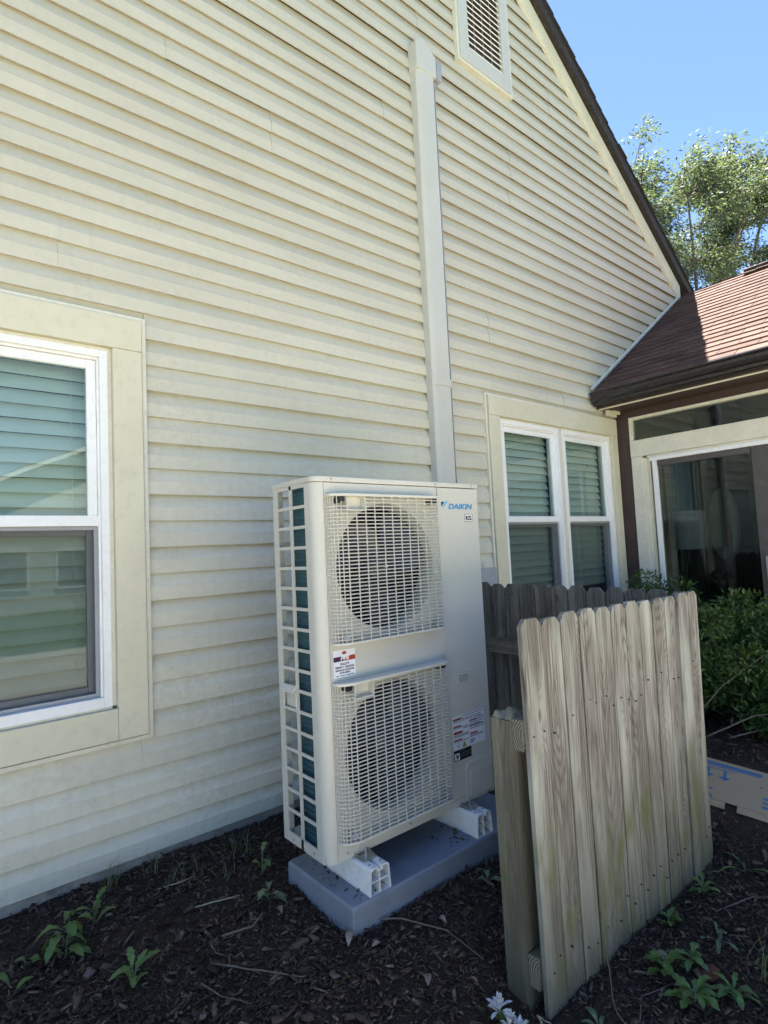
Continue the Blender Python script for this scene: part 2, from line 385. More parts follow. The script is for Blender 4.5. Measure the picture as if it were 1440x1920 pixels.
# ------------------------------------------------------------------ ground
rng = np.random.default_rng(5); random.seed(11)
def vnoise(x, y, s, seed):
    xi = np.floor(x*s).astype(int); yi = np.floor(y*s).astype(int); fx = x*s-xi; fy = y*s-yi
    fx = fx*fx*(3-2*fx); fy = fy*fy*(3-2*fy)
    def h(a, b):
        q = np.sin(a*127.1+b*311.7+seed*74.7)*43758.5453; return q-np.floor(q)
    return (h(xi, yi)*(1-fx)+h(xi+1, yi)*fx)*(1-fy)+(h(xi, yi+1)*(1-fx)+h(xi+1, yi+1)*fx)*fy-.5
def gzn(x, y):
    x = np.asarray(x, float); y = np.asarray(y, float)
    t = np.clip((1.62-y)/.46, 0, 1); t = t*t*(3-2*t)*np.clip((3.04-x)/.2, 0, 1)
    z = -1.385+.036*np.clip((2.7-y)/.6, 0, 1)-.108*t-.06*np.clip((1.1-y)/1.5, 0, 1)-.008*np.clip(x-1.5, 0, 3)*t
    near = np.clip(1-np.hypot(x-2, y-1.5)/9, 0, 1)
    z = z+near*(.030*vnoise(x, y, 2.3, 1)+.022*vnoise(x, y, 7, 2)+.012*vnoise(x, y, 19, 3)+.010*vnoise(x, y, 47, 4))
    # fill slightly higher under the pad edge, hollow in front of it
    return z
xs = np.unique(np.concatenate([-np.geomspace(1500, 1.2, 26), np.arange(-1.2, 5.6, .03), np.geomspace(5.6, 1500, 26)]))
ys = np.unique(np.concatenate([-np.geomspace(1500, .4, 30), np.arange(-.4, 2.95, .03), np.geomspace(2.95, 1500, 24)]))
X, Y = np.meshgrid(xs, ys); Z = gzn(X, Y); far = np.hypot(X, Y)
Z = np.where(far > 200, Z-(far-200)*.002, Z)
g = MB(); g.v = np.stack([X, Y, Z], -1).reshape(-1, 3).tolist(); nx, ny = len(xs), len(ys)
idx = np.arange(nx*ny).reshape(ny, nx)
g.f = np.stack([idx[:-1, :-1], idx[:-1, 1:], idx[1:, 1:], idx[1:, :-1]], -1).reshape(-1, 4).tolist()
g.build('ground', 'mulch_and_lawn', None, smooth=True, recalc=False, kind='structure')

# ------------------------------------------------------------------ house
HX = 2.81
house = thing('house', (3.0, 6.0, -1.4), 'cream vinyl-sided house with a steep gable wall and attached brown sunroom', 'house')
def zJ(x): return 2.989+.70*(6.965-x)
APX = 2.0
def zrake(x): return zJ(x) if x >= APX else 2*zJ(APX)-zJ(x) if False else zJ(2*APX-x)
XR, XL = 7.25, 2*APX-7.25
# windows (outer trim extents cut out of the siding)
WIN = [(-1.13, .886, -.815, 1.172), (3.401, 5.41, -.815, 1.172)]
course = .127
def siding(k):
    z0 = 1.0819-course*k; z1 = z0+course
    if z0 >= zJ(APX)-.02: return
    dd = .026 if k % 2 else .020
    prof = [(HX, z0), (HX+.001, z0+.064), (HX+.005, z0+.073), (HX+dd, z1-.002), (HX+dd+.001, z1+.016), (HX+dd+.0025, z1+.016), (HX+dd+.0015, z1-.002), (HX+.0065, z0+.0735), (HX+.0025, z0+.064), (HX+.0015, z0+.0015), (HX+.008, z0+.002), (HX+.008, z0)]
    zr = z1 if z1 > 2.80 else 2.6
    def xr(y, z): return min(XR, 6.965-(z-2.989)/.70) if z > 2.80 else XR
    def xl(y, z): return 2*APX-xr(y, z)
    segs = [(None, None)]
    cuts = []
    for (a, b, c, d) in WIN:
        if z0 < d-.01 and z1 > c+.03: cuts.append((a, b))
    seams = SEAMS.get(k, [])
    edges = []; cur = ('L', None)
    pts = [('L',)] 
    ivs = []; start = None
    allx = sorted([(a, b) for a, b in cuts])
    s = -99
    for a, b in allx:
        ivs.append((s, a)); s = b
    ivs.append((s, 99))
    fin = []
    for a, b in ivs:
        ss = [a]+sorted(q for q in seams if a+.3 < q < b-.3)+[b]
        fin += [(ss[i], ss[i+1]) for i in range(len(ss)-1)]
    for i, (a, b) in enumerate(fin):
        dy = .0032 if (i+k) % 2 else 0.0
        pr = [(y-dy, z) for y, z in prof]
        m_ = MB()
        m_.prism(pr, 'x', a, b, (xl if a == -99 else None), (xr if b == 99 else None))
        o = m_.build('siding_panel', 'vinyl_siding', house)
    for (a, b, c, d) in WIN:
        if z0 < d < z1-.005 and z0 < d-.01:      # the strip left above a window head
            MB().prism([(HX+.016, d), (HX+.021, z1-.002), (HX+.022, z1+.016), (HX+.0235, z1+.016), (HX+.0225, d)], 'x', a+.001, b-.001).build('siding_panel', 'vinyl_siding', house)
SEAMS = {}
for x, z in ((.515, 1.337), (1.019, 2.512), (1.06, 1.778), (1.63, 2.403), (2.519, 3.063), (1.968, 1.12), (1.284, -.91), (3.938, 3.127), (3.894, 2.827), (4.987, 2.526), (5.567, 2.348), (3.524, 1.6), (4.514, 1.31), (.838, -.946), (4.6, 4.1), (2.9, 4.0), (1.4, 3.6), (-.6, 1.9), (-.9, 3.0), (.2, 3.3), (2.2, 5.2), (3.1, 5.0), (2.55, .1), (2.0, -1.2), (.1, -1.1)):
    k = math.floor((1.0819-z)/course)+1
    SEAMS.setdefault(k, []).append(x); SEAMS.setdefault(k-1, []).append(x+.004)
for k in range(-43, 20): siding(k)
# sheathing behind the siding: one gable-shaped wall with openings left by building it from pieces
def wall_piece(x0, x1, z0, z1): return (x0, x1, z0, z1)
sh = MB()
for (x0, x1, z0, z1) in ((XL, -1.0, -1.5, 2.7), (.80, 3.45, -1.5, 2.7), (5.33, XR, -1.5, 2.7), (-1.0, .80, -1.5, -.72), (-1.0, .80, 1.08, 2.7), (3.45, 5.33, -1.5, -.72), (3.45, 5.33, 1.08, 2.7)):
    sh.box(x0, x1, HX+.036, HX+.14, z0, z1)
sh.prism([(XL, 2.7), (XR, 2.7), (APX, zJ(APX)-.02)], 'y', HX+.036, HX+.14)
sh.build('wall', 'interior_dark', house)
bw = MB(); bw.box(XL, XL+.14, HX+.14, 11.9, -1.5, 2.9); bw.box(XR-.14, XR, HX+.14, 11.9, -1.5, 2.9); bw.box(XL, XR, 11.9, 12.04, -1.5, 2.9)
bw.prism([(XL, 2.9), (XR, 2.9), (APX, zJ(APX)-.02)], 'y', 11.9, 12.04)
bw.build('wall', 'far_siding', house)
fd = MB(); fd.box(XL+.01, XR-.01, HX+.016, HX+.13, -1.62, -1.334); fd.build('foundation', 'concrete', house, bevel=.004)
# main roof: two slabs, rake boards, stepped shingle edge
for sgn in (1, -1):
    f = (lambda x: x) if sgn == 1 else (lambda x: 2*APX-x)
    za = zJ(APX)
    pr = [(f(APX), za+.185), (f(7.55), zJ(7.55)+.185), (f(7.55), zJ(7.55)+.30), (f(APX), za+.30)]
    MB().prism(pr, 'y', 2.735, 12.3).build('roof', 'roof_dark', house)
    pr = [(f(APX), za+.005), (f(7.18), zJ(7.18)+.005), (f(7.18), zJ(7.18)+.175), (f(APX), za+.175)]
    MB().prism(pr, 'y', HX-.022, HX+.02).build('rake_board', 'trim_aluminium', house, bevel=.003)
    pr = [(f(APX), za-.022), (f(7.17), zJ(7.17)-.022), (f(7.17), zJ(7.17)+.002), (f(APX), za+.002)]
    MB().prism(pr, 'y', HX-.016, HX+.01).build('trim_channel', 'trim_channel', house)
    e = MB(); sl = math.atan(.70); ca, sa = math.cos(sl), math.sin(sl)
    n = int((7.62-APX)/ca/.14)
    for i in range(n):
        x1 = 7.62-i*.14*ca; x0 = x1-.19*ca
        jj = random.uniform(-.006, .008)
        q = [(x0, zJ(x0)+.303), (x1, zJ(x1)+.310), (x1, zJ(x1)+.328), (x0, zJ(x0)+.309)]
        e.prism([(f(a), b) for a, b in q], 'y', 2.715+jj, 3.2)
    e.build('shingle_edge', 'roof_dark', house, kind='stuff')

# gable vent: trim, channel, louvres
V = (3.452, 3.885, 3.99, 5.02)
vent = box('gable_vent', 'door_bronze', house, V[0]-.02, V[1]+.02, HX-.004, HX+.005, V[2]-.02, V[3]+.02)
VO = (3.34, 3.985, 3.86, 5.14)
tm = MB(); ch = MB()
for (x0, x1, z0, z1) in ((VO[0], V[0], VO[2], VO[3]), (V[1], VO[1], VO[2], VO[3]), (V[0], V[1], VO[2], V[2]), (V[0], V[1], V[3], VO[3])):
    tm.box(x0, x1, HX-.035, HX+.004, z0, z1)
tm.build('frame', 'line_cover', vent, bevel=.003)
for (x0, x1, z0, z1) in ((VO[0]-.025, VO[0]-.001, VO[2]-.025, VO[3]), (VO[1]+.001, VO[1]+.025, VO[2]-.025, VO[3]), (VO[0], VO[1], VO[2]-.025, VO[2]-.001)):
    ch.box(x0, x1, HX-.026, HX+.01, z0, z1)
ch.build('channel', 'trim_channel', vent)
lz = V[2]+.012
while lz < V[3]-.03:
    MB().prism([(HX-.030, lz), (HX-.026, lz-.004), (HX-.006, lz+.030), (HX-.010, lz+.033)], 'x', V[0]+.004, V[1]-.004).build('louvre', 'white_vinyl', vent)
    lz += .052
mu = MB()
for q in (.25, .5, .75): 
    x = V[0]+(V[1]-V[0])*q; mu.box(x-.006, x+.006, HX-.008, HX-.0045, V[2], V[3])
mu.build('brace', 'screen_frame', vent)

# windows ----------------------------------------------------------
def twin_window(x0, x1, blind_bottom, tilt):
    """x0..x1: outer edges of the white vinyl; a pair of double-hung units"""
    zt, zb = .985, -.64
    wn = bpy.data.objects.new('window', None); COL.objects.link(wn); wn.parent = house
    H = root_loc(house)
    # cream trim boards
    ti, to = .019, .150
    def part(nm, mat, x0, x1, y0, y1, z0, z1, bev=.002): return MB().box(x0, x1, y0, y1, z0, z1).build(nm, mat, wn, bevel=bev)
    XL_, XR_ = x0-to, x1+(.148 if x0 < 0 else .126)
    part('trim_board', 'trim_aluminium', XL_, x0-ti, HX-.030, HX+.03, -.790, .9985)
    part('trim_board', 'trim_aluminium', x1+ti, XR_, HX-.030, HX+.03, -.790, .9985)
    part('trim_board', 'trim_aluminium', XL_, XR_, HX-.032, HX+.03, 1.0, 1.150)
    part('trim_board', 'trim_aluminium', x0-ti+.001, x1+ti-.001, HX-.028, HX+.03, -.790, -.652)
    jc = MB()
    for (a, b, c, d) in ((XL_-.024, XL_-.004, -.815, 1.172), (XR_+.004, XR_+.024, -.815, 1.172), (XL_-.004, XR_+.004, -.815, -.795), (XL_-.004, XR_+.004, 1.153, 1.172)):
        jc.box(a, b, HX-.018, HX+.03, c, d)
    jc.build('trim_channel', 'trim_channel', wn, bevel=.002)
    # reveal + subframe
    rv = MB(); rv.box(x0-ti+.001, x0-.001, HX-.002, HX+.12, -.64, .998); rv.box(x1+.001, x1+ti-.001, HX-.002, HX+.12, -.64, .998); rv.box(x0-.001, x1+.001, HX-.002, HX+.12, .987, .999); rv.box(x0-.001, x1+.001, HX-.002, HX+.12, -.651, -.642)
    rv.build('reveal', 'trim_channel', wn)
    xm = (x0+x1)/2
    part('mullion', 'trim_channel', xm-.028, xm+.028, HX-.002, HX+.11, zb, zt-.001)
    for (a, b) in ((x0, xm-.0285), (xm+.0285, x1)):
        fr = MB(); t = .034
        fr.box(a, a+t, HX-.008, HX+.10, zb, zt); fr.box(b-t, b, HX-.008, HX+.10, zb, zt)
        fr.box(a+t, b-t, HX-.008, HX+.10, zt-t, zt); fr.box(a+t, b-t, HX-.010, HX+.10, zb, zb+.045)
        # stepped inner lips
        fr.box(a+t, a+t+.010, HX+.006, HX+.09, zb+.045, zt-t); fr.box(b-t-.010, b-t, HX+.006, HX+.09, zb+.045, zt-t); fr.box(a+t+.01, b-t-.01, HX+.006, HX+.09, zt-t-.012, zt-t)
        fr.build('frame', 'white_vinyl', wn, bevel=.002)
        # upper sash
        s = MB(); a1, b1 = a+t+.0105, b-t-.0105; st = .040
        s.box(a1, a1+st, HX+.018, HX+.048, .171, .938); s.box(b1-st, b1, HX+.018, HX+.048, .171, .938)
        s.box(a1+st, b1-st, HX+.018, HX+.048, .896, .938); s.box(a1-.012, b1+.012, HX+.010, HX+.050, .169, .217)
        s.build('sash', 'white_vinyl', wn, bevel=.003)
        ps = MB().add([(a1+st-.004, HX+.032, .215), (b1-st+.004, HX+.032, .215), (b1-st+.004, HX+.032, .898), (a1+st-.004, HX+.032, .898)], [(0, 1, 2, 3)]); ps.build('pane', 'window_glass', wn, recalc=False)
        # lower sash, set back, behind an insect screen with a grey frame
        s = MB(); s.box(a1+.004, a1+st, HX+.056, HX+.086, zb+.046, .168); s.box(b1-st, b1-.004, HX+.056, HX+.086, zb+.046, .168)
        s.box(a1+st, b1-st, HX+.056, HX+.086, .128, .168); s.box(a1+st, b1-st, HX+.056, HX+.086, zb+.046, zb+.090)
        s.build('sash', 'screen_frame', wn, bevel=.003)
        ps = MB().add([(a1+st-.004, HX+.070, zb+.088), (b1-st+.004, HX+.070, zb+.088), (b1-st+.004, HX+.070, .13), (a1+st-.004, HX+.070, .13)], [(0, 1, 2, 3)]); ps.build('pane', 'window_glass', wn, recalc=False)
        s = MB(); q = .016; s.box(a1, a1+q, HX+.022, HX+.030, zb+.046, .168); s.box(b1-q, b1, HX+.022, HX+.030, zb+.046, .168); s.box(a1+q, b1-q, HX+.022, HX+.030, .152, .168); s.box(a1+q, b1-q, HX+.022, HX+.030, zb+.046, zb+.062)
        s.build('screen_frame', 'screen_frame', wn)
        MB().add([(a1+q, HX+.026, zb+.062), (b1-q, HX+.026, zb+.062), (b1-q, HX+.026, .152), (a1+q, HX+.026, .152)], [(0, 1, 2, 3)]).build('insect_screen', 'insect_screen', wn, recalc=False)
        # blinds
        z = .955; i = 0
        while z > blind_bottom:
            last = max(0, 3-(z-blind_bottom)/.066)
            sag = random.uniform(-.0015, .0015); dy = .014+.0015*math.sin(i*1.7)
            tl = dy+last*.004
            c0 = HX+.125
            m_ = MB(); pf = []
            hh = .0345
            for (u_, w_) in ((-1, 0), (-.5, .0025), (0, .0035), (.5, .0025), (1, 0)):
                pf.append((c0-w_+u_*tl, z+u_*hh+sag))
            pf2 = [(y+.0022, q) for y, q in pf][::-1]
            m_.prism(pf+pf2, 'x', a+.030, b-.030)
            m_.build('blind_slat', 'blind', wn)
            z -= .066; i += 1
        MB().box(a+.030, b-.030, HX+.112, HX+.136, z+.012, z+.030).build('blind_rail', 'blind', wn)
        cd = MB()
        for q in (.16, .84):
            x = a+(b-a)*q; cd.box(x-.0012, x+.0012, HX+.1065, HX+.1085, z+.02, .95)
        cd.build('blind_cord', 'blind', wn)
    return wn
mt, nt = newmat('blind')
finish(nt, mix(nt, N(nt, 'ShaderNodeObjectInfo').outputs['Random'], (.62, .64, .60), (.68, .69, .65)), .55)
w1 = twin_window(-.955, .712, -.545, 0); w1['label'] = 'large window with blinds down, cut by the left photo edge'
w2 = twin_window(3.575, 5.245, -.40, 0); w2['label'] = 'twin window behind the dark fence, blinds stopping short of the sill'
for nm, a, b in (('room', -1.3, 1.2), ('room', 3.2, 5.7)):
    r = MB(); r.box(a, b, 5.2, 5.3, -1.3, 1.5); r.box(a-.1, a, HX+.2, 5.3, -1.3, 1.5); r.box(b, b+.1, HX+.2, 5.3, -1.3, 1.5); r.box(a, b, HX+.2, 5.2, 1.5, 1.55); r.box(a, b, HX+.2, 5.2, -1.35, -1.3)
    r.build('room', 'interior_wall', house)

# ------------------------------------------------------------------ sunroom wing (part of the house)
PX = 5.40
def rz(x): return 1.461+.672*(x-5.075)
YS = -1.7      # near end of the wing
sl = math.atan(.672); ca, sa = math.cos(sl), math.sin(sl)
RX1 = 7.26
deck = MB().prism([(5.02, rz(5.02)-.02), (RX1, rz(RX1)-.02), (RX1*2-5.02, rz(5.02)-.02), (RX1*2-5.02, rz(5.02)-.10), (RX1, rz(RX1)-.10), (5.02, rz(5.02)-.10)], 'y', YS, HX-.012)
sroof = deck.build('sunroom_roof', 'roof_dark', house)
ex = .125; rows = int((RX1-4.99)/ca/ex)+1; tw = .305
me_cache = {}
def shingle_mb(L_, y0, y1, x, off=0.0, lift=.0):
    # butt at lower end is thick; lies along slope from x up
    x1 = x+L_*ca
    z0 = rz(x)-.018+off; z1 = rz(x1)-.018+off*.2
    t = .007
    return [(x-t*0, y0, z0+.006+lift), (x, y1, z0+.006+lift), (x1, y1, z1+.001), (x1, y0, z1+.001), (x, y0, z0+.006+t+lift), (x, y1, z0+.006+t+lift), (x1, y1, z1+.003), (x1, y0, z1+.003)]
SF = [(0, 1, 2, 3), (7, 6, 5, 4), (0, 4, 5, 1), (1, 5, 6, 2), (2, 6, 7, 3), (3, 7, 4, 0)]
rest = MB(); tone = []
for r_ in range(rows):
    x = 4.985+r_*ex*ca; Lr = ex+.03
    if x+Lr*ca > RX1: Lr = (RX1-x)/ca
    y = HX-.012-((r_*.137) % tw)+tw
    while y > YS:
        y1 = min(y, HX-.012); y0 = max(y-tw, YS)
        if y1-y0 > .02:
            jit = random.uniform(-.004, .004)
            vs_ = shingle_mb(Lr, y0+.003, y1-.003, x+jit, .004, random.uniform(0, .003))
            if y0 > .55:
                MB().add(vs_, SF).build('shingle', 'asphalt_shingle', sroof, recalc=False)
            else:
                rest.add(vs_, SF); tone += [random.random()]*8
        y -= tw
rest.build('shingles', 'asphalt_shingle', sroof, recalc=False, kind='stuff', tone=tone)
# far slope seen from nowhere but closed for side views
bk = MB(); bk.prism([(RX1, rz(RX1)-.018), (2*RX1-4.99, rz(4.99)-.018), (2*RX1-4.99, rz(4.99)+.0), (RX1, rz(RX1)+.0)], 'y', YS, HX-.013); bk.build('back_slope', 'asphalt_shingle', sroof)
y = 2.12
while y > YS:
    pr = [(RX1-.12, rz(RX1-.12)+.006), (RX1, rz(RX1)+.010), (RX1+.12, rz(RX1-.12)+.006), (RX1+.12, rz(RX1-.12)+.020), (RX1, rz(RX1)+.034), (RX1-.12, rz(RX1-.12)+.020)]
    tiltz = .012
    m_ = MB().prism(pr, 'y', y-.30, y); 
    m_.v = [(a, b, c+(tiltz if b > y-.01 else 0)) for a, b, c in m_.v]
    m_.build('ridge_cap', 'asphalt_shingle', sroof); y -= .145
box('ridge_vent', 'roof_dark', sroof, RX1-.10, RX1+.10, YS, 2.10, rz(RX1)-.05, rz(RX1)-.004)
# white flashing channel where siding meets this roof
ch = MB(); pr = [(5.0, rz(5.0)+.0), (7.15, rz(7.15)+.0), (7.13, rz(7.13)+.045), (4.97, rz(4.97)+.045)]
ch.prism(pr, 'y', HX-.020, HX-.003); ch.build('flashing', 'trim_channel', sroof, bevel=.002)
ch = MB(); pr = [(4.99, rz(4.99)+.010), (7.15, rz(7.15)+.010), (7.15, rz(7.15)+.020), (4.99, rz(4.99)+.020)]
ch.prism(pr, 'y', HX-.034, HX-.020); ch.build('flashing', 'screen_frame', sroof)
# drip edge + fascia + soffit + gutter
gp = [(5.015, 1.385), (4.935, 1.383), (4.922, 1.375), (4.920, 1.362), (4.934, 1.350), (4.937, 1.325), (4.948, 1.298), (4.966, 1.284), (4.970, 1.262), (4.985, 1.252), (5.045, 1.252), (5.045, 1.385), (5.038, 1.385), (5.038, 1.262), (4.990, 1.262), (4.978, 1.270), (4.974, 1.290), (4.956, 1.304), (4.946, 1.328), (4.943, 1.354), (4.932, 1.366), (4.934, 1.372), (5.015, 1.376)]
gut = MB().prism(gp, 'y', YS-.05, HX-.028).build('gutter', 'gutter_brown', house)
MB().prism([(a, b) for a, b in gp[1:12]], 'y', HX-.030, HX-.026).build('end_cap', 'gutter_brown', gut)
sc = MB()
for yy in (2.5, 1.9, 1.3, .7): sc.box(4.94, 5.05, yy-.012, yy+.012, 1.372, 1.3755)
sc.build('hanger', 'gutter_brown', gut)
box('fascia', 'brown_paint', house, 5.047, 5.068, YS, HX-.014, 1.235, 1.415)
dr = MB().prism([(5.0, rz(5.0)-.030), (5.07, rz(5.07)-.022), (5.07, rz(5.07)-.018), (4.995, rz(4.995)-.020), (4.992, 1.372), (4.998, 1.372)], 'y', YS, HX-.015); dr.build('drip_edge', 'roof_dark', house)
box('soffit', 'brown_paint', house, 5.069, PX+.02, YS, HX-.034, 1.240, 1.252)
box('soffit_bead', 'trim_aluminium', house, 5.046, 5.062, YS, HX-.036, 1.222, 1.2345, bevel=.002)
bd = MB(); bd.box(5.16, 5.33, HX-.065, HX-.034, 1.180, 1.239); bd.box(5.24, 5.36, HX-.085, HX-.0655, 1.205, 1.239); bd.build('soffit_return', 'trim_aluminium', house, bevel=.006)
# brown framing
box('header', 'brown_paint', house, PX, PX+.12, YS, HX-.006, 1.165, 1.239, bevel=.003)
box('corner_board', 'brown_paint', house, PX, PX+.12, 2.669, HX-.004, -1.3, 1.1645, bevel=.003)
# transom
tr = bpy.data.objects.new('transom_window', None); COL.objects.link(tr); tr.parent = house
fr = MB(); yA, yB = 2.668, .60
fr.box(PX-.012, PX+.07, 2.640, yA, .935, 1.163); fr.box(PX-.012, PX+.07, yB, yB+.03, .935, 1.163); fr.box(PX-.012, PX+.07, yB+.03, 2.640, 1.137, 1.163)
fr.build('frame', 'trim_channel', tr, bevel=.003)
MB().box(PX+.03, PX+.036, yB+.03, 2.640, .93, 1.14).build('pane', 'door_glass', tr)
box('trim_board', 'trim_channel', house, PX-.014, PX+.10, YS, yA, .775, .9345, bevel=.003)
# sliding door
dn = bpy.data.objects.new('sliding_door', None); COL.objects.link(dn); dn.parent = house
def dp(nm, mat, x0, x1, y0, y1, z0, z1, bev=.002): return MB().box(x0, x1, y0, y1, z0, z1).build(nm, mat, dn, bevel=bev)
dp('casing', 'trim_channel', PX-.008, PX+.10, 2.560, 2.667, -1.25, .7735)
dp('casing', 'trim_channel', PX+.004, PX+.10, 2.525, 2.5595, -1.25, .752)
dp('jamb', 'trim_aluminium', PX+.02, PX+.10, 2.500, 2.5245, -1.25, .748)
dp('casing', 'trim_channel', PX+.004, PX+.10, .3, 2.5245, .7525, .7735)
dp('frame', 'screen_frame', PX+.045, PX+.10, 2.470, 2.4995, -1.25, .735)
dp('frame', 'white_vinyl', PX+.0, PX+.04, 2.440, 2.476, -1.25, .7165)
dp('frame', 'white_vinyl', PX-.002, PX+.06, .3, 2.4995, .717, .7515)
dp('panel_rail', 'door_bronze', PX+.022, PX+.05, 1.66, 2.439, .665, .7165)
dp('panel_stile', 'door_bronze', PX+.020, PX+.055, 1.53, 1.655, -1.25, .7165)
dp('pane', 'door_glass', PX+.034, PX+.040, 1.655, 2.445, -1.15, .667, 0)
dp('panel_rail', 'door_bronze', PX+.022, PX+.05, 1.66, 2.439, -1.25, -1.15)
dp('pane', 'door_glass', PX+.062, PX+.068, .35, 1.53, -1.15, .7, 0)
dp('panel_stile', 'door_bronze', PX+.05, PX+.085, .3, .36, -1.25, .7165)
dp('handle', 'screen_frame', PX-.01, PX+.02, 1.585, 1.61, -.42, -.20)
# room behind
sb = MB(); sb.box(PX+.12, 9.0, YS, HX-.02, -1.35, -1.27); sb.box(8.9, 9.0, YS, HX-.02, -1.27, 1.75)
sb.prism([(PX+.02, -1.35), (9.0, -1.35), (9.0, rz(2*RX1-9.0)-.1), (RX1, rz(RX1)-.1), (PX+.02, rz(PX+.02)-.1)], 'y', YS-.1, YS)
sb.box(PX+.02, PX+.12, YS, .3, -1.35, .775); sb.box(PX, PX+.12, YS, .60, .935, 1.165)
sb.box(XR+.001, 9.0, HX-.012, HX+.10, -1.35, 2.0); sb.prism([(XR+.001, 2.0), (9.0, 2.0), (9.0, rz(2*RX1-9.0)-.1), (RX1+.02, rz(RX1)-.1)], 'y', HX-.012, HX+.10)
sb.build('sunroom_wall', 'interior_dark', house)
# ceiling battens visible through the transom
cl = MB(); cl.prism([(PX+.12, rz(PX+.12)-.16), (RX1, rz(RX1)-.16), (9.0, rz(2*RX1-9.0)-.16), (9.0, rz(2*RX1-9.0)-.14), (RX1, rz(RX1)-.14), (PX+.12, rz(PX+.12)-.14)], 'y', YS, HX-.02)
cl.build('ceiling', 'interior_wall', house)
# house door with bright curtain light, seen through the sliding glass
hd = bpy.data.objects.new('inner_door', None); COL.objects.link(hd); hd.parent = house
MB().box(6.62, 7.25, HX-.045, HX-.022, -1.25, .86).build('door_leaf', 'interior_wall', hd)
MB().box(6.72, 7.14, HX-.050, HX-.046, -.05, .72).build('pane', 'mirror_green', hd)
# things standing in the sunroom
t = thing('table_lamp', (6.05, 2.45, -1.27), 'grey drum-shaded lamp on thin dark legs inside the glass door', 'lamp')
lm_ = MB(); n = 24
lm_.add([(6.05+.15*math.cos(2*PI*i/n), 2.45+.15*math.sin(2*PI*i/n), z) for z in (-.14, .24) for i in range(n)], [(i, (i+1) % n, n+(i+1) % n, n+i) for i in range(n)])
lm_.build('lamp_shade', 'lamp_linen', t, smooth=True)
lg = MB()
for a, b in ((.11, .09), (-.11, .09), (0, -.13)): lg.tube([(6.05+a, 2.45+b, -1.27), (6.05+a*.9, 2.45+b*.9, -.14)], .010, 6)
lg.tube([(6.05, 2.45, -.4), (6.05, 2.45, .1)], .008, 6); lg.build('stand', 'black_plastic', t)
t = thing('oval_mirror', (6.5, 2.36, -.33), 'tall oval pale green mirror inside the sunroom', 'mirror')
mm = MB(); n = 28
pr = [(2.30+.135*math.cos(2*PI*i/n), .10+.37*math.sin(2*PI*i/n)) for i in range(n)]
mm.prism(pr, 'x', 6.50, 6.52); mm.build('mirror_glass', 'mirror_green', t)
mm = MB(); mm.prism([(2.30+(q-2.30)*1.10, .10+(z-.10)*1.05) for q, z in pr], 'x', 6.521, 6.545); mm.build('mirror_frame', 'door_bronze', t)
t = thing('wooden_post', (6.2, 2.10, -1.27), 'reddish brown upright post inside the sunroom', 'post')
box('post', 'brown_paint', t, 6.2, 6.26, 2.14, 2.19, -1.27, 1.1)
t = thing('dining_chair', (6.3, 1.5, -1.27), 'dark chair barely visible behind the sliding door', 'chair')
c_ = MB()
for a, b, h in ((0, 0, .8), (0, .4, .8), (.4, 0, .45), (.4, .4, .45)): c_.tube([(6.1+a, 1.3+b, -1.27), (6.1+a, 1.3+b, -1.27+h)], .018, 6)
c_.build('leg', 'black_plastic', t); box('seat', 'door_bronze', t, 6.08, 6.52, 1.28, 1.72, -.84, -.80, .01)
c_ = MB()
for q in (-.72, -.62, -.52): c_.box(6.085, 6.105, 1.30, 1.70, q, q+.05)
c_.build('backrest', 'door_bronze', t)

# ------------------------------------------------------------------ line-set cover on the wall
lc = thing('line_set_cover', (2.9, HX-.03, -.5), 'pale grey square conduit cover running up the siding above the outdoor unit', 'conduit')
cx0, cx1 = 2.803, 2.985
def cover_profile(x0, x1, yf): 
    b = .022
    return [(x0, HX+.01), (x0, yf+b), (x0+b, yf), (x1-b, yf), (x1, yf+b), (x1, HX+.01)]
YF = HX-.075
for (z0, z1) in ((-1.0, 1.138), (1.142, 3.46)):
    MB().prism(cover_profile(cx0, cx1, YF), 'z', z0, z1).build('cover_section', 'line_cover', lc, bevel=.003)
MB().prism(cover_profile(cx0-.006, cx1+.006, YF-.006), 'z', 1.13, 1.185).build('joint_collar', 'line_cover', lc, bevel=.002)
cp = MB()
pf = cover_profile(cx0-.008, cx1+.008, YF-.008)
cp.prism([(2.795-.0, 3.455), (2.993, 3.455), (2.993, 3.62), (2.86, 3.70), (2.795, 3.66)], 'y', YF-.008, HX+.01); cp.build('end_cap', 'line_cover', lc, bevel=.006)
hb = MB()
hb.prism([(cx1+.004, HX-.058), (cx1+.004, HX+.004), (cx1+.010, HX+.004), (cx1+.010, HX-.058)], 'z', -1.0, 3.44); hb.build('backplate', 'grey_plastic', lc)
sc = MB()
for z in (.8, 1.25, 1.9, 2.6, 3.1): sc.tube([(cx1+.005, HX-.04, z), (cx1+.012, HX-.04, z)], .005, 8)
sc.build('screw', 'white_vinyl', lc)
sb_ = thing('sensor_box', (3.02, HX-.06, 3.44), 'small lilac-grey plastic box beside the top end of the conduit cover', 'sensor')
MB().prism([(2.998, 3.455), (3.045, 3.455), (3.052, 3.47), (3.052, 3.60), (3.040, 3.615), (2.998, 3.60)], 'y', HX-.085, HX-.004).build('housing', 'grey_plastic', sb_, bevel=.008)
box('cable', 'grey_plastic', sb_, 3.0, 3.016, HX-.05, HX-.02, 3.40, 3.454)
ds = thing('disconnect_box', (3.2, HX-.06, -.5), 'grey electrical disconnect box on the siding right behind the unit', 'electrical box')
box('housing', 'grey_plastic', ds, 3.08, 3.29, HX-.10, HX-.002, -.48, -.175, .006)
box('lid', 'grey_plastic', ds, 3.07, 3.30, HX-.115, HX-.1005, -.30, -.165, .005)

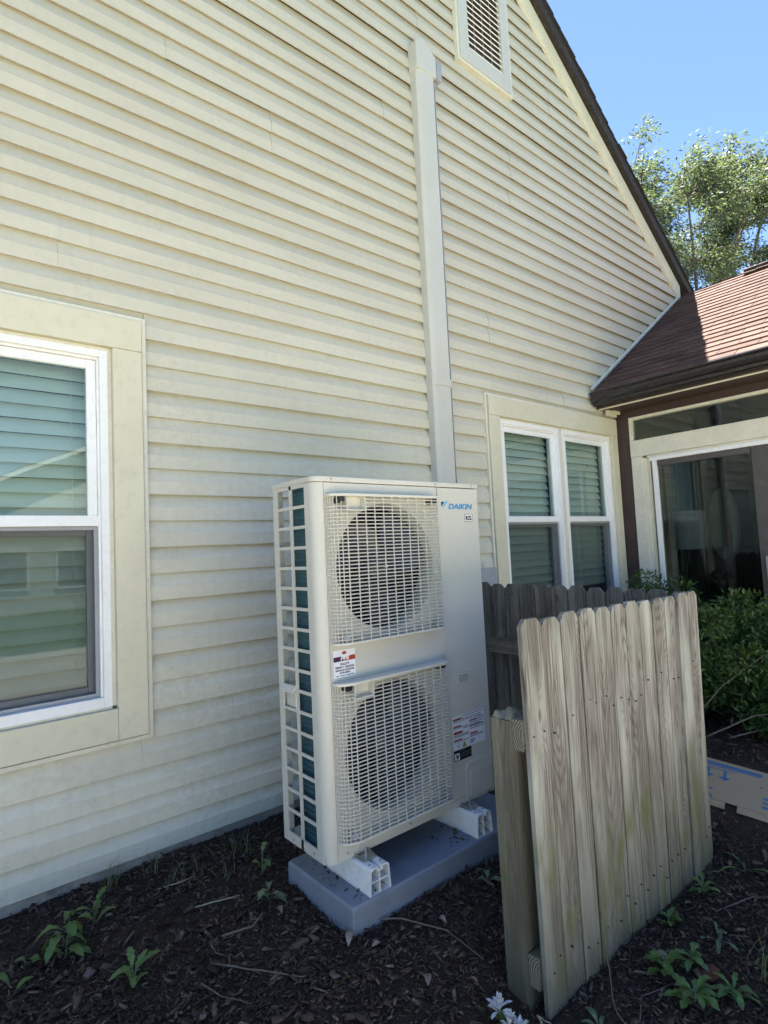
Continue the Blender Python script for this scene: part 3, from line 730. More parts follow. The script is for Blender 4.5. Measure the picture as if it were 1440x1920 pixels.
# ------------------------------------------------------------------ outdoor unit
U0, U1, UF, UB, UZ0, UZ1 = 1.193, 2.133, 1.836, 2.156, -1.153, .297
unit = thing('outdoor_unit', (1.66, 2.0, UZ0), 'tall beige two-fan outdoor heat pump on grey pad against the siding', 'heat pump')
def text(name, s, size, x, z, y, mat, parent, bold=0, shear=0, align='LEFT', width=None, ext=.0004):
    cu = bpy.data.curves.new(name, 'FONT'); cu.body = s; cu.size = size; cu.offset = bold; cu.shear = shear; cu.align_x = align; cu.extrude = ext
    cu.resolution_u = 3
    o = bpy.data.objects.new(name, cu); COL.objects.link(o); bpy.context.view_layer.update()
    me = bpy.data.meshes.new_from_object(o.evaluated_get(bpy.context.evaluated_depsgraph_get()))
    COL.objects.unlink(o); bpy.data.objects.remove(o)
    v = np.array([q.co for q in me.vertices]) if len(me.vertices) else np.zeros((1, 3))
    w_ = v[:, 0].max()-v[:, 0].min(); sc_ = (width/w_) if width else 1
    R_ = root_loc(parent)
    for q in me.vertices:
        a, b, c = q.co
        q.co = Vector((x+a*sc_ if align == 'LEFT' else x+a*sc_, y-c, z+b))-R_
    me.materials.clear(); me.materials.append(MATS[mat])
    n = bpy.data.objects.new(name, me); COL.objects.link(n); n.parent = parent; return n
def arc(cx, cy, r, a0, a1, n=6): return [(cx+r*math.cos(math.radians(a0+(a1-a0)*i/n)), cy+r*math.sin(math.radians(a0+(a1-a0)*i/n))) for i in range(n+1)]
# corner post (rounded), right end post, back posts
RC = .042
pts = arc(U0+RC, UF+RC, RC, 180, 270, 8)
inner = [(a+(.003 if True else 0), b+.003) for a, b in pts][::-1]
MB().prism([(U0, 1.908)]+pts+[(1.226+.010, UF), (1.236, UF+.004)]+[(1.236, UF+.02), (U0+.02, 1.875), (U0+.003, 1.908)], 'z', UZ0, UZ1-.024).build('corner_post', 'unit_paint', unit, smooth=False)
# front fan panel with two round openings
FX0, FX1, SX = 1.2375, 1.852, 1.8535
CIR = [(1.545, -.068, .262), (1.545, -.790, .256)]
def plate_hole(mb, x0, x1, z0, z1, cx, cz, r, y, n=64):
    vs = []; 
    for i in range(n):
        t = 2*PI*i/n+PI/n; c, s = math.cos(t), math.sin(t)
        vs.append((cx+r*c, y, cz+r*s))
    for i in range(n):
        t = 2*PI*i/n+PI/n; c, s = math.cos(t), math.sin(t)
        k_ = min(((x1-cx) if c > 0 else (cx-x0))/max(abs(c), 1e-6), ((z1-cz) if s > 0 else (cz-z0))/max(abs(s), 1e-6))
        vs.append((cx+k_*c, y, cz+k_*s))
    # make square corners exact
    for (a, b) in ((x0, z0), (x1, z0), (x0, z1), (x1, z1)):
        best = min(range(n), key=lambda i: (vs[n+i][0]-a)**2+(vs[n+i][2]-b)**2); vs[n+best] = (a, y, b)
    fs = [(i, (i+1) % n, n+(i+1) % n, n+i) for i in range(n)]
    mb.add(vs, fs)
pl = MB()
plate_hole(pl, FX0, FX1, -.43, UZ1-.025, *CIR[0][:2], CIR[0][2], UF)
plate_hole(pl, FX0, FX1, UZ0+.001, -.43, *CIR[1][:2], CIR[1][2], UF)
pl.build('fan_panel', 'unit_paint', unit)
ed = MB(); ed.box(FX0, FX1, UF+.001, UF+.02, UZ0, UZ0+.02); ed.build('fan_panel_flange', 'unit_paint', unit)
for (cx, cz, r) in CIR:
    bm = MB(); n = 64
    prof = [(r, UF), (r-.004, UF+.006), (r-.010, UF+.03), (r-.012, UF+.075), (r+.004, UF+.095)]
    vs = [(cx+q*math.cos(2*PI*i/n), y_, cz+q*math.sin(2*PI*i/n)) for (q, y_) in prof for i in range(n)]
    fs = [(j*n+i, j*n+(i+1) % n, (j+1)*n+(i+1) % n, (j+1)*n+i) for j in range(len(prof)-1) for i in range(n)]
    bm.add(vs, fs); bm.build('bell_mouth', 'unit_inner', unit, smooth=True)
    fan = bpy.data.objects.new('fan', None); COL.objects.link(fan); fan.parent = unit
    hb = MB(); pr = [(.075, UF+.035), (.070, UF+.028), (.03, UF+.024), (.0, UF+.024)]
    n = 24
    vs = [(cx+q*math.cos(2*PI*i/n), y_, cz+q*math.sin(2*PI*i/n)) for (q, y_) in [(.075, UF+.11)]+pr[:3] for i in range(n)]+[(cx, UF+.0235, cz)]
    fs = [(j*n+i, j*n+(i+1) % n, (j+1)*n+(i+1) % n, (j+1)*n+i) for j in range(3) for i in range(n)]+[(3*n+i, 3*n+(i+1) % n, 4*n) for i in range(n)]
    hb.add(vs, fs); hb.build('hub', 'fan_blue_black', fan, smooth=True)
    MB().tube([(cx, UF+.008, cz), (cx, UF+.0235, cz)], .009, 8).build('hub_nut', 'steel', fan)
    for b in range(3):
        a0 = b*2*PI/3+.4; bl = MB(); vs = []; R_, T_ = 6, 8
        for i in range(R_+1):
            rr = .07+(r-.022-.07)*i/R_; wd = .55+.55*math.sin(PI*(.25+.6*i/R_)); sweep = .35*(i/R_)**1.5
            for j in range(T_+1):
                q = j/T_-.5; t_ = a0+sweep+q*wd*1.35
                vs.append((cx+rr*math.cos(t_), UF+.062+q*.075-.012*math.cos(q*PI), cz+rr*math.sin(t_)))
        fs = [(i*(T_+1)+j, i*(T_+1)+j+1, (i+1)*(T_+1)+j+1, (i+1)*(T_+1)+j) for i in range(R_) for j in range(T_)]
        bl.add(vs, fs); bl.build('blade', 'fan_blue_black', fan, smooth=True)
# guards -----------------------------------------------------------
def guard(z0, z1, shelf):
    gd = bpy.data.objects.new('fan_guard', None); COL.objects.link(gd); gd.parent = unit
    A0, A1 = 1.243, 1.822
    path = [(A0, UF-.001), (A0+.004, UF-.018), (A0+.020, UF-.034), (A0+.045, UF-.045), (A0+.068, UF-.050), (A1-.025, UF-.050), (A1-.008, UF-.042), (A1, UF-.024), (A1, UF-.001)]
    def pathrib(mb, z, r=.0025, p=path, n=4):
        mb.tube([(a, b, z) for a, b in p], r, n)
    gm = MB(); z = z0+.016; k = 0
    recess = (A0+.068, A0+.158, z1-.060, z1-.010)
    while z < z1-.010:
        if z > recess[2]-.001:
            pa = [q for q in path if q[0] <= recess[0]+.001]; pb = [(recess[1], UF-.050)]+path[5:]
            if z < recess[3]: pathrib(gm, z, p=pb); 
            if z < recess[2]+.026: pathrib(gm, z, p=pa)
        else: pathrib(gm, z)
        z += .01425; k += 1
    xs_ = [A0+.068+.0462*i for i in range(12) if A0+.068+.0462*i < A1-.03]
    for i, x in enumerate(xs_):
        zt_ = recess[2] if recess[0]-.0 < x-.001 < recess[1]-.01 else z1-.006
        gm.tube([(x, UF-.048, z0+.004), (x, UF-.048, zt_)], .0025, 4)
    for (x, y_) in ((A0+.0005, UF-.006), (A0+.003, UF-.013), (A0+.008, UF-.022), (A0+.016, UF-.030), (A0+.028, UF-.038), (A0+.045, UF-.043), (A1-.010, UF-.042), (A1-.002, UF-.028), (A1-.001, UF-.012)):
        gm.tube([(x, y_, z0+.004), (x, y_, z1-.006)], .0021, 4)
    o = gm.build('guard_wires', 'unit_guard', gd, kind='stuff')
    for (za, zb, ex_) in ((z0-.004, z0+.005, .004), (z1-.007, z1+.004, .006 if not shelf else .010)):
        pp = [(a+(ex_*.3 if a > 1.6 else -ex_*.3), b-(ex_ if b < UF-.01 else 0)) for a, b in path]
        MB().prism(pp, 'z', za, zb).build('rim', 'unit_guard', gd, bevel=.0015)
    rc = MB(); rc.box(recess[0], recess[1], UF-.020, UF-.016, recess[2], recess[3]+.004)
    rc.box(recess[0], recess[0]+.003, UF-.051, UF-.016, recess[2], recess[3]+.004); rc.box(recess[1]-.003, recess[1], UF-.051, UF-.016, recess[2], recess[3]+.004); rc.box(recess[0], recess[1], UF-.052, UF-.016, recess[2]-.004, recess[2]+.001)
    rc.build('finger_recess', 'unit_guard', gd)
    for (x, z_) in ((A0+.045, z1-.022), (A1-.028, z1-.022), (A0+.045, z0+.022), (A1-.028, z0+.022)):
        cl_ = MB(); cl_.tube([(x, UF-.044, z_), (x, UF-.001, z_)], [.0085, .011], 10); cl_.box(x-.013, x+.013, UF-.046, UF-.036, z_-.004, z_+.014)
        cl_.build('guard_clip', 'black_plastic' if z_ > (z0+z1)/2 else 'grey_plastic', gd)
guard(-.352, .222, False); guard(-1.083, -.500, True)
# service panel on the right
sp = MB(); sp.box(SX, U1, UF-.001, UF+.02, UZ0+.03, UZ1-.025); sp.build('service_panel', 'unit_paint', unit, bevel=.003)
box('base_rail', 'unit_paint', unit, SX, U1, UF+.001, UF+.02, UZ0, UZ0+.029)
box('emboss_line', 'unit_guard', unit, 1.876, 2.10, UF-.0025, UF-.0012, .2535, .2565)
# corrugated seam lip between panels, screw row
lip = MB(); lip.box(SX+.001, SX+.006, UF-.0035, UF-.0012, UZ0+.04, UZ1-.03); lip.build('seam_lip', 'unit_paint', unit)
# pull handle recess
h = MB()
for (a, b, c, d, dp_) in ((1.910, 2.022, -.5755, -.565, .0018), (1.910, 2.022, -.637, -.6265, .0018), (1.910, 1.9205, -.6265, -.5755, .0018), (2.0115, 2.022, -.6265, -.5755, .0018)): h.box(a, b, UF-.001-dp_, UF-.0011, c, d)
h.build('handle_surround', 'unit_paint', unit, bevel=.0008)
h = MB(); h.box(1.925, 2.005, UF-.010, UF-.0012, -.585, -.578); h.box(1.925, 1.929, UF-.007, UF-.0012, -.622, -.585); h.box(2.001, 2.005, UF-.007, UF-.0012, -.622, -.585); h.box(1.925, 2.005, UF-.004, UF-.0012, -.624, -.620)
h.build('handle', 'unit_guard', unit, bevel=.001)
box('handle_recess', 'unit_inner', unit, 1.9291, 2.0009, UF-.0022, UF-.0013, -.6199, -.5851)
# pipe cover (embossed knockout plate) lower right
pc = MB(); pts = [(1.942, UZ0+.006)]+[(1.942, -1.03)]+[(a, b) for a, b in arc(1.982, -1.018, .04, 180, 90, 6)]+[(U1-.004, -.978), (U1-.004, UZ0+.006)]
pc.prism(pts, 'y', UF-.006, UF-.0012); pc.build('pipe_cover', 'unit_paint', unit, bevel=.002)
pts2 = [(1.965, UZ0+.02), (1.965, -1.05)]+arc(1.990, -1.04, .025, 180, 90, 5)+[(U1-.014, -1.015), (U1-.014, UZ0+.02)]
pc = MB(); pc.prism(pts2, 'y', UF-.0095, UF-.0062); pc.build('pipe_cover_inset', 'unit_paint', unit, bevel=.0015)
rg = MB()
for z_ in (-1.085, -1.125): 
    n = 18; vs = [(2.01+q*math.cos(2*PI*i/n), y_, z_+q*math.sin(2*PI*i/n)) for (q, y_) in ((.012, UF-.0096), (.0105, UF-.0108), (.009, UF-.0096)) for i in range(n)]
    rg.add(vs, [(j*n+i, j*n+(i+1) % n, (j+1)*n+(i+1) % n, (j+1)*n+i) for j in range(2) for i in range(n)])
rg.box(2.005, 2.10, UF-.0115, UF-.0096, -1.037, -1.032); rg.build('knockout', 'unit_paint', unit)
# lid
lid = MB(); lp = arc(U0+RC-.003, UF+RC-.003, RC, 180, 270, 8)
lid.prism(lp+[(U1+.004, UF-.004), (U1+.004, UB+.003), (U0-.004, UB+.003)], 'z', UZ1-.022, UZ1); lid.build('lid', 'unit_paint', unit, bevel=.004)
scw = MB()
for (x, y_, z_) in ((1.275, UF-.004, UZ1-.012), (1.845, UF-.004, UZ1-.012), (2.09, UF-.004, UZ1-.012), (1.28, UF, UZ0+.022), (1.60, UF, UZ0+.022), (2.0, UF, UZ0+.016), (2.08, UF-.0095, -1.14)):
    scw.tube([(x, y_-.003, z_), (x, y_+.002, z_)], [.0045, .0055], 8)
for (y_, z_) in ((2.09, UZ1-.012), (2.08, UZ0+.018), (1.93, UZ0+.018)): scw.tube([(U0-.003, y_, z_), (U0+.002, y_, z_)], [.0045, .0055], 8)
scw.build('screws', 'steel', unit, kind='stuff')
# left side grille: frame with two columns of openings
sg = MB(); XA, XB = U0, U0+.006
sg.box(XA, XB, 2.119, UB, UZ0, UZ1-.0225); sg.box(XA, XB, 2.006, 2.0225, UZ0, UZ1-.0225)
sg.box(XA, XB, 1.9085, 2.119, .2595, UZ1-.0225); sg.box(XA, XB, 1.9085, 2.119, UZ0, -1.1135)
zt_ = .259; pitch = .0807
for i in range(1, 17): 
    zc = zt_-pitch*i; sg.box(XA+.0006, XB-.0006, 1.9085, 2.119, zc, zc+.0125)
sg.build('side_grille', 'unit_paint', unit)
hz = zt_-pitch*10
hh = MB(); hh.box(XA+.012, XA+.016, 2.0225, 2.119, hz-pitch+.013, hz+.012); hh.build('side_handle_recess', 'unit_guard', unit)
hh = MB(); hh.prism([(XA-.018, hz+.004), (XA-.016, hz-.006), (XA-.001, hz+.006), (XA+.006, hz+.020), (XA-.001, hz+.024)], 'y', 2.020, 2.122); hh.box(XA-.004, XA+.001, 2.018, 2.026, hz-pitch+.006, hz); hh.box(XA-.004, XA+.001, 2.112, 2.122, hz-pitch+.006, hz); hh.box(XA-.004, XA+.001, 2.018, 2.122, hz-pitch+.004, hz-pitch+.013)
hh.build('side_handle', 'unit_guard', unit, bevel=.002)
# coil, tubes, end plate, base pan, right side, back guard
cb = MB(); cb.box(U0+.020, U0+.050, 1.880, 2.028, UZ0+.03, UZ1-.03); cb.build('coil', 'coil_fins', unit)
cb = MB(); cb.box(1.32, 2.05, UB-.050, UB-.012, UZ0+.03, UZ1-.03); cb.build('coil', 'coil_fins', unit)
box('end_plate', 'unit_inner', unit, U0+.008, U0+.030, UB-.032, UB-.028, UZ0+.02, UZ1-.03)
ut = MB(); z_ = UZ1-.045; x_ = U0+.045
while z_ > UZ0+.12:
    ut.tube([(x_, 2.030, z_), (x_, 2.050, z_), (x_, 2.058, z_-.008), (x_, 2.058, z_-.075), (x_, 2.050, z_-.083), (x_, 2.030, z_-.083)], .0038, 6); z_ -= .155
ut.build('coil_tubes', 'steel', unit)
box('base_pan', 'unit_inner', unit, U0+.004, U1-.004, UF+.021, UB-.004, UZ0+.001, UZ0+.025)
box('right_panel', 'unit_paint', unit, U1-.003, U1, UF+.021, UB, UZ0, UZ1-.023)
box('divider', 'black_plastic', unit, 1.83, 1.845, UF+.021, UB-.055, UZ0+.026, UZ1-.024)
box('fan_backing', 'fan_blue_black', unit, 1.32, 1.82, UB-.10, UB-.095, UZ0+.03, UZ1-.03)
# brand lettering and stickers (flat print on the panel)
YT = UF-.0014
text('brand_lettering', 'DAIKIN', .034, 1.925, .1745, YT, 'logo_blue', unit, bold=.0013, shear=.25, width=.166)
MB().add([(1.880, YT-.0003, .207), (1.900, YT-.0003, .207), (1.881, YT-.0003, .182)], [(0, 1, 2)]).build('emblem', 'logo_navy', unit, recalc=False)
MB().add([(1.9025, YT-.0003, .207), (1.927, YT-.0003, .212), (1.894, YT-.0003, .180), (1.883, YT-.0003, .168)], [(0, 1, 2, 3)]).build('emblem', 'logo_cyan', unit, recalc=False)
tg = MB()
for (a, b, c, d) in ((2.034, 2.090, .149, .151), (2.034, 2.090, .115, .117), (2.034, 2.036, .117, .149), (2.088, 2.090, .117, .149)): tg.box(a, b, YT-.0006, YT, c, d)
tg.build('tag_border', 'print_black', unit); box('tag', 'sticker_white', unit, 2.036, 2.088, YT-.0003, YT+.0001, .117, .149)
text('tag_lettering', 'R32', .027, 2.041, .1235, YT-.0005, 'print_black', unit, bold=.0013, width=.041)
ST = UF-.0008
stk = box('sticker', 'sticker_white', unit, 1.251, 1.354, ST-.0003, ST, -.482, -.378)
box('band', 'sticker_purple', stk, 1.2512, 1.298, ST-.0006, ST-.0004, -.4205, -.4025); box('band', 'sticker_red', stk, 1.298, 1.3538, ST-.0006, ST-.0004, -.4205, -.4025)
sb2 = MB(); c0 = (1.302, -.392); n = 9
for i in range(n):
    t_ = PI*(i/(n-1)); R1 = .016 if i % 2 else .014
    a = (c0[0]+math.cos(t_)*R1, c0[1]+math.sin(t_)*R1*.85); q = .12
    sb2.add([(a[0], ST-.0009, a[1]), (c0[0]+math.cos(t_+q+.2)*.006, ST-.0009, c0[1]+math.sin(t_+q+.2)*.005), (c0[0]+math.cos(t_-q-.2)*.006, ST-.0009, c0[1]+math.sin(t_-q-.2)*.005)], [(0, 1, 2)])
sb2.add([(c0[0]+.0085*math.cos(PI*i/8), ST-.0009, c0[1]-.003+.007*math.sin(PI*i/8)) for i in range(9)], [tuple(range(9))])
sb2.build('sun_emblem', 'sticker_red', stk, recalc=False)
text('emblem_lettering', 'PPS', .021, 1.302, -.4165, ST-.001, 'print_white', stk, bold=.001, shear=.3, align='CENTER', width=.044)
for s_, sz, z_, w_, mt_ in (("POLLET'S", .0115, -.4355, .042, 'sticker_purple'), ('PERFECT \u2022 SEASONS', .0115, -.4475, .088, 'sticker_purple'), ('HEATING & AIR CONDITIONING', .0075, -.4570, .088, 'print_black'), ('674-6855', .0095, -.4675, .050, 'print_black'), ('SALES     SERVICE     INSTALLATION', .0045, -.4765, .086, 'print_grey')):
    text('lettering', s_, sz, 1.3025, z_, ST-.0006, mt_, stk, bold=.0003, align='CENTER', width=w_)
lb = box('warning_label', 'sticker_white', unit, 1.876, 2.090, UF-.0019, UF-.0012, -.910, -.764)
LY = UF-.0021
def lbar(x0, x1, z0, z1, mt_, nm='heading'): return MB().box(x0, x1, LY-.0003, LY, z0, z1).build(nm, mt_, lb)
for (a, b, z_, h_, s_) in ((1.880, 1.935, -.7735, .0095, 'WARNING'), (1.880, 1.930, -.806, .0065, 'CAUTION'), (1.880, 1.938, -.832, .0105, 'AVERTISSEMENT'), (1.880, 1.935, -.8655, .0065, 'ATTENTION'), (1.987, 2.038, -.797, .0065, 'WARNING'), (1.987, 2.038, -.8555, .0065, 'CAUTION')):
    lbar(a, b, z_-h_, z_, 'sticker_orange' if z_ > -.81 and a < 1.9 else 'sticker_red')
    text('lettering', s_, h_*.8, a+.004, z_-h_*.80, LY-.0004, 'print_black', lb, width=(b-a)*.8)
SENT = ['DO NOT OPEN COVER WHILE FAN RUNS', 'RISK OF ELECTRIC SHOCK CAN CAUSE INJURY', 'DISCONNECT ALL POWER BEFORE SERVICING', 'NE PAS OUVRIR PENDANT LA MARCHE', 'COUPER LE COURANT AVANT ENTRETIEN', 'KEEP AREA FREE FROM OBSTRUCTIONS']
def para(x, z, w_, n, lead, size, k0=0):
    for i in range(n): text('lettering', SENT[(i+k0) % 6], size, x, z-i*lead, LY-.0003, 'print_grey', lb, bold=.0001, width=w_*(1 if (i % 3) != 2 else .7))
para(1.939, -.7715, .145, 1, .007, .0065); para(1.880, -.7825, .19, 2, .0075, .006, 1); para(1.880, -.8175, .095, 1, .006, .0055, 3); para(1.941, -.8255, .135, 1, .006, .006, 4)
para(1.880, -.8495, .098, 2, .0065, .0055, 2); para(1.880, -.8775, .10, 1, .006, .005, 0); para(1.987, -.8045, .098, 5, .0085, .0055, 0); para(2.04, -.7955, .045, 1, .008, .005, 2); para(1.987, -.8685, .09, 2, .006, .005, 3); para(1.987, -.888, .03, 3, .0065, .005, 1)
dm = MB(); cx_, cz_ = 1.908, -.8935
for (o1, o2) in ((.0125, .0108),):
    P_ = [(cx_, cz_+o1), (cx_+o1, cz_), (cx_, cz_-o1), (cx_-o1, cz_)]; Q_ = [(cx_, cz_+o2), (cx_+o2, cz_), (cx_, cz_-o2), (cx_-o2, cz_)]
    dm.add([(a, LY-.0004, b) for a, b in P_+Q_], [(i, (i+1) % 4, 4+(i+1) % 4, 4+i) for i in range(4)])
def flame(mb, cx, cz, s): mb.add([(cx+a*s, LY-.0007, cz+b*s) for a, b in ((-.5, -.6), (.5, -.6), (.6, 0), (.25, .3), (.1, 1), (-.25, .35), (-.6, 0))], [tuple(range(7))])
flame(dm, cx_, cz_, .0055); dm.build('flammable_symbol', 'print_black', lb, recalc=False)
tr_ = MB(); cx_ = 1.946; tr_.add([(cx_-.0155, LY-.0003, -.9055), (cx_+.0155, LY-.0003, -.9055), (cx_, LY-.0003, -.879)], [(0, 1, 2)]); tr_.build('symbol_border', 'print_black', lb, recalc=False)
tr_ = MB(); tr_.add([(cx_-.0125, LY-.0005, -.9038), (cx_+.0125, LY-.0005, -.9038), (cx_, LY-.0005, -.8825)], [(0, 1, 2)]); tr_.build('warning_triangle', 'sticker_yellow', lb, recalc=False)
tr_ = MB(); flame(tr_, cx_, -.898, .0045); tr_.build('flame_symbol', 'print_black', lb, recalc=False)
bl = box('notice_label', 'print_black', unit, 1.876, 1.991, UF-.0019, UF-.0012, -.9585, -.9125)
box('pictogram', 'sticker_white', bl, 1.880, 1.911, LY-.0003, LY, -.9545, -.925)
hd_ = MB(); hd_.add([(1.884+a*.024, LY-.0006, -.951+b*.024) for a, b in ((.1, .8), (.3, .45), (.25, .1), (.55, 0), (.75, .35), (.95, .9), (.8, .95), (.62, .6), (.45, .85), (.3, .9))], [tuple(range(10))]); hd_.build('hand_symbol', 'print_black', bl, recalc=False)
for i, s_ in enumerate(('NOTICE', 'CHARGE REFRIGERANT R32 ONLY', 'SEE INSTALLATION MANUAL')): text('lettering', s_, .0055, 1.916, -.921-.012*i, LY-.0004, 'print_grey', bl, width=.07 if i else .03)

# mounting rails with hollow ends, foot brackets, bolts --------------
def rail(x0, label):
    zt, zb, y0, y1 = -1.157, -1.249, 1.722, 2.150
    rr = thing('mounting_rail', (x0+.05, 1.95, zb), label, 'mounting rail', 'white plastic rails under the unit')
    x1 = x0+.100; i_ = .006; t = .0045
    def slab(p, nm='web', bev=.001): return MB().prism(p, 'y', y0, y1).build(nm, 'rail_plastic', rr, bevel=bev)
    body = MB()
    for p in ([(x0, zb), (x0+t, zb), (x0+i_+t, zt-.010), (x0+i_, zt-.010)], [(x1, zb), (x1-i_, zt-.010), (x1-i_-t, zt-.010), (x1-t, zb)],
              [(x0+i_, zt-.010), (x0+i_+t, zt-.010), (x0+i_+.016, zt-t), (x0+.036, zt-t), (x0+.036, zt), (x0+i_+.012, zt), (x0+i_+.003, zt-.004)],
              [(x1-i_, zt-.010), (x1-i_-.003, zt-.004), (x1-i_-.012, zt), (x1-.036, zt), (x1-.036, zt-t), (x1-i_-.016, zt-t), (x1-i_-t, zt-.010)],
              [(x0+.036, zt), (x0+.036, zt-.016), (x1-.036, zt-.016), (x1-.036, zt), (x1-.036-t, zt), (x1-.036-t, zt-.0115), (x0+.036+t, zt-.0115), (x0+.036+t, zt)],
              [(x0, zb), (x1, zb), (x1, zb-.001), (x0, zb-.001)]):
        body.prism(p, 'y', y0, y1)
    body.build('rail_body', 'rail_plastic', rr)
    b2 = MB(); xm_ = x0+.05; b2.box(xm_-t/2, xm_+t/2, y0+.004, y1-.004, zb, zt-.0165); b2.box(x0+t+.002, xm_-t/2, y0+.004, y1-.004, zb+.040, zb+.044); b2.box(xm_+t/2, x1-t-.002, y0+.004, y1-.004, zb+.040, zb+.044)
    b2.build('inner_web', 'rail_plastic', rr)
    MB().box(x0-.006, x1+.006, y0-.002, y1+.002, zb-.004, zb-.0015).build('flange', 'rail_plastic', rr, bevel=.001)
    hs = MB()
    for q in (x0+.024, x1-.024):
        for yy in (y0+.03, y0+.16): hs.box(q-.004, q+.004, yy-.003, yy+.003, zt-.0001, zt+.0006)
    hs.build('slots', 'print_black', rr)
    return rr
rail(1.292, 'white plastic rail on the grey pad under the left corner of the unit')
rail(1.878, 'white plastic rail on the grey pad nearest the fence post')
for xc in (1.342, 1.928):
    fb = MB(); zt = -1.1565
    fb.prism([(xc-.030, zt), (xc+.030, zt), (xc+.030, zt+.002), (xc-.030, zt+.002)], 'y', UF-.058, UF-.002)
    fb.prism([(xc-.032, zt+.0021), (xc-.028, zt+.0021), (xc-.028, UZ0+.012), (xc-.032, UZ0+.012)], 'y', UF-.056, UF+.0005-.002); fb.prism([(xc+.028, zt+.0021), (xc+.032, zt+.0021), (xc+.032, UZ0+.012), (xc+.028, UZ0+.012)], 'y', UF-.056, UF-.0015)
    # gusset ears slope down toward the camera
    fb.v = [(a, b, c if not (c > zt+.01 and b < UF-.03) else zt+.004) for a, b, c in fb.v]
    fb.build('foot_bracket', 'steel', unit)
    bt = MB(); bt.tube([(xc, UF-.030, zt+.002), (xc, UF-.030, zt+.034)], .0038, 8); bt.tube([(xc, UF-.030, zt+.002), (xc, UF-.030, zt+.009)], .0095, 6); bt.tube([(xc, UF-.030, zt+.0021), (xc, UF-.030, zt+.0042)], .013, 12)
    bt.build('bolt', 'steel', unit)
# pad
pd = MB(); zt = -1.250
def ringv(x0, x1, y0, y1, z): return [(x0, y0, z), (x1, y0, z), (x1, y1, z), (x0, y1, z)]
pd.add(ringv(1.205, 2.275, 1.712, 2.165, -1.46)+ringv(1.205, 2.27, 1.712, 2.16, zt-.004)+ringv(1.211, 2.264, 1.718, 2.154, zt), [(3, 2, 1, 0)]+[(a+i, a+(i+1) % 4, a+4+(i+1) % 4, a+4+i) for a in (0, 4) for i in range(4)]+[(8, 9, 10, 11)])
o = pd.build('equipment_pad', 'pad_plastic', None, bevel=.011)
tag(o, 'blue-grey moulded plastic pad lying on mulch beneath the unit', 'equipment pad')

# ------------------------------------------------------------------ fences
def board_mesh(w_, h_, t, seed, ear=.22, rough=True):
    """local board: u across (x), y thickness 0..t, z up; dog-eared top. returns verts, faces, uv"""
    R_ = random.Random(seed); nz = 9
    zs_ = [h_*i/(nz) for i in range(nz+1)]
    ring = []
    ea = w_*ear
    zs_[-1] = h_-ea*1.1
    Lx = [(0+R_.uniform(0, .0018)) for _ in zs_]; Rx = [(w_-R_.uniform(0, .0018)) for _ in zs_]
    out_ = [(Lx[i], zs_[i]) for i in range(len(zs_))]+[(ea, h_-R_.uniform(0, .003)), (w_-ea, h_-R_.uniform(0, .003))]+[(Rx[i], zs_[i]) for i in range(len(zs_)-1, -1, -1)]
    n = len(out_); vs = []; uv = []
    for y_ in (0, t):
        for (a, b) in out_:
            vs.append((a, y_, b)); uv.append((a-w_/2+(y_*.6), b))
    m_ = len(zs_)
    fs = []
    for s_, o_ in ((0, 0), (1, n)):
        for i in range(m_-1):
            q = (o_+i, o_+n-1-i, o_+n-2-i, o_+i+1); fs.append(q if s_ == 0 else q[::-1])
        q = (o_+m_-1, o_+n-m_, o_+m_+1, o_+m_); fs.append(q if s_ == 0 else q[::-1])
    fs += [(i, (i+1) % n, n+(i+1) % n, n+i) for i in range(n)]
    return vs, fs, uv
# front section: parallel to the house wall
FY = 1.142
f1 = thing('fence_panel', (2.1, FY, -1.47), 'weathered grey picket fence section with green algae facing the camera', 'fence')
NB = 12
for i in range(NB):
    xb0 = 1.522+(2.790-1.522)*i/NB; xb1 = 1.522+(2.790-1.522)*(i+1)/NB
    xt0 = 1.499+(2.842-1.499)*i/NB; xt1 = 1.499+(2.842-1.499)*(i+1)/NB
    zb = gz(xb0, FY)-.004+random.uniform(-.004, .004) ; ztp = -.247-.014*i/NB+random.uniform(-.006, .006)
    gap = .003+random.uniform(0, .0025)
    w_ = .1; h_ = 1.0
    vs, fs, uv = board_mesh(xb1-xb0-gap, ztp-zb, .017, 100+i)
    wb = xb1-xb0-gap; wt = xt1-xt0-gap; dy = random.uniform(-.003, .003); cup = random.uniform(-.0008, .0008)
    if i in (10,): dy -= .004
    vv = []
    for (a, b, c) in vs:
        f = c/(ztp-zb); vv.append((xb0*(1-f)+xt0*f+a/wb*(wb*(1-f)+wt*f), FY+b+dy, zb+c))
    mb = MB(); mb.add(vv, fs); mb.uv = uv; mb.build('board', 'wood_weathered', f1, bevel=.0012)
def wood_box(nm, mat, parent, x0, x1, y0, y1, z0, z1, along='z', endmat=None, bevel=.002, top=None):
    mb = MB().box(x0, x1, y0, y1, z0, z1)
    uvs = []
    for (a, b, c) in mb.v:
        if along == 'z': uvs.append((a-x0+(b-y0)*1.0-.04, c))
        elif along == 'x': uvs.append(((c-z0)+(b-y0)*.9-.04, a))
        else: uvs.append(((c-z0)+(a-x0)*.9-.04, b))
    mb.uv = uvs; o = mb.build(nm, mat, parent, bevel=bevel); return o
def endcap(parent, x, y0, y1, z0, z1):
    mb = MB().add([(x, y1, z0), (x, y0, z0), (x, y0, z1), (x, y1, z1)], [(0, 1, 2, 3)]); mb.uv = [(y1-y0, 0), (0, 0), (0, z1-z0), (y1-y0, z1-z0)]
    mb.build('end_grain', 'wood_endgrain', parent, recalc=False)
r1 = wood_box('rail', 'wood_post', f1, 1.502, 2.80, FY+.020, FY+.058, -.660, -.562, 'x'); endcap(r1, 1.5005, FY+.0205, FY+.0575, -.6595, -.5625)
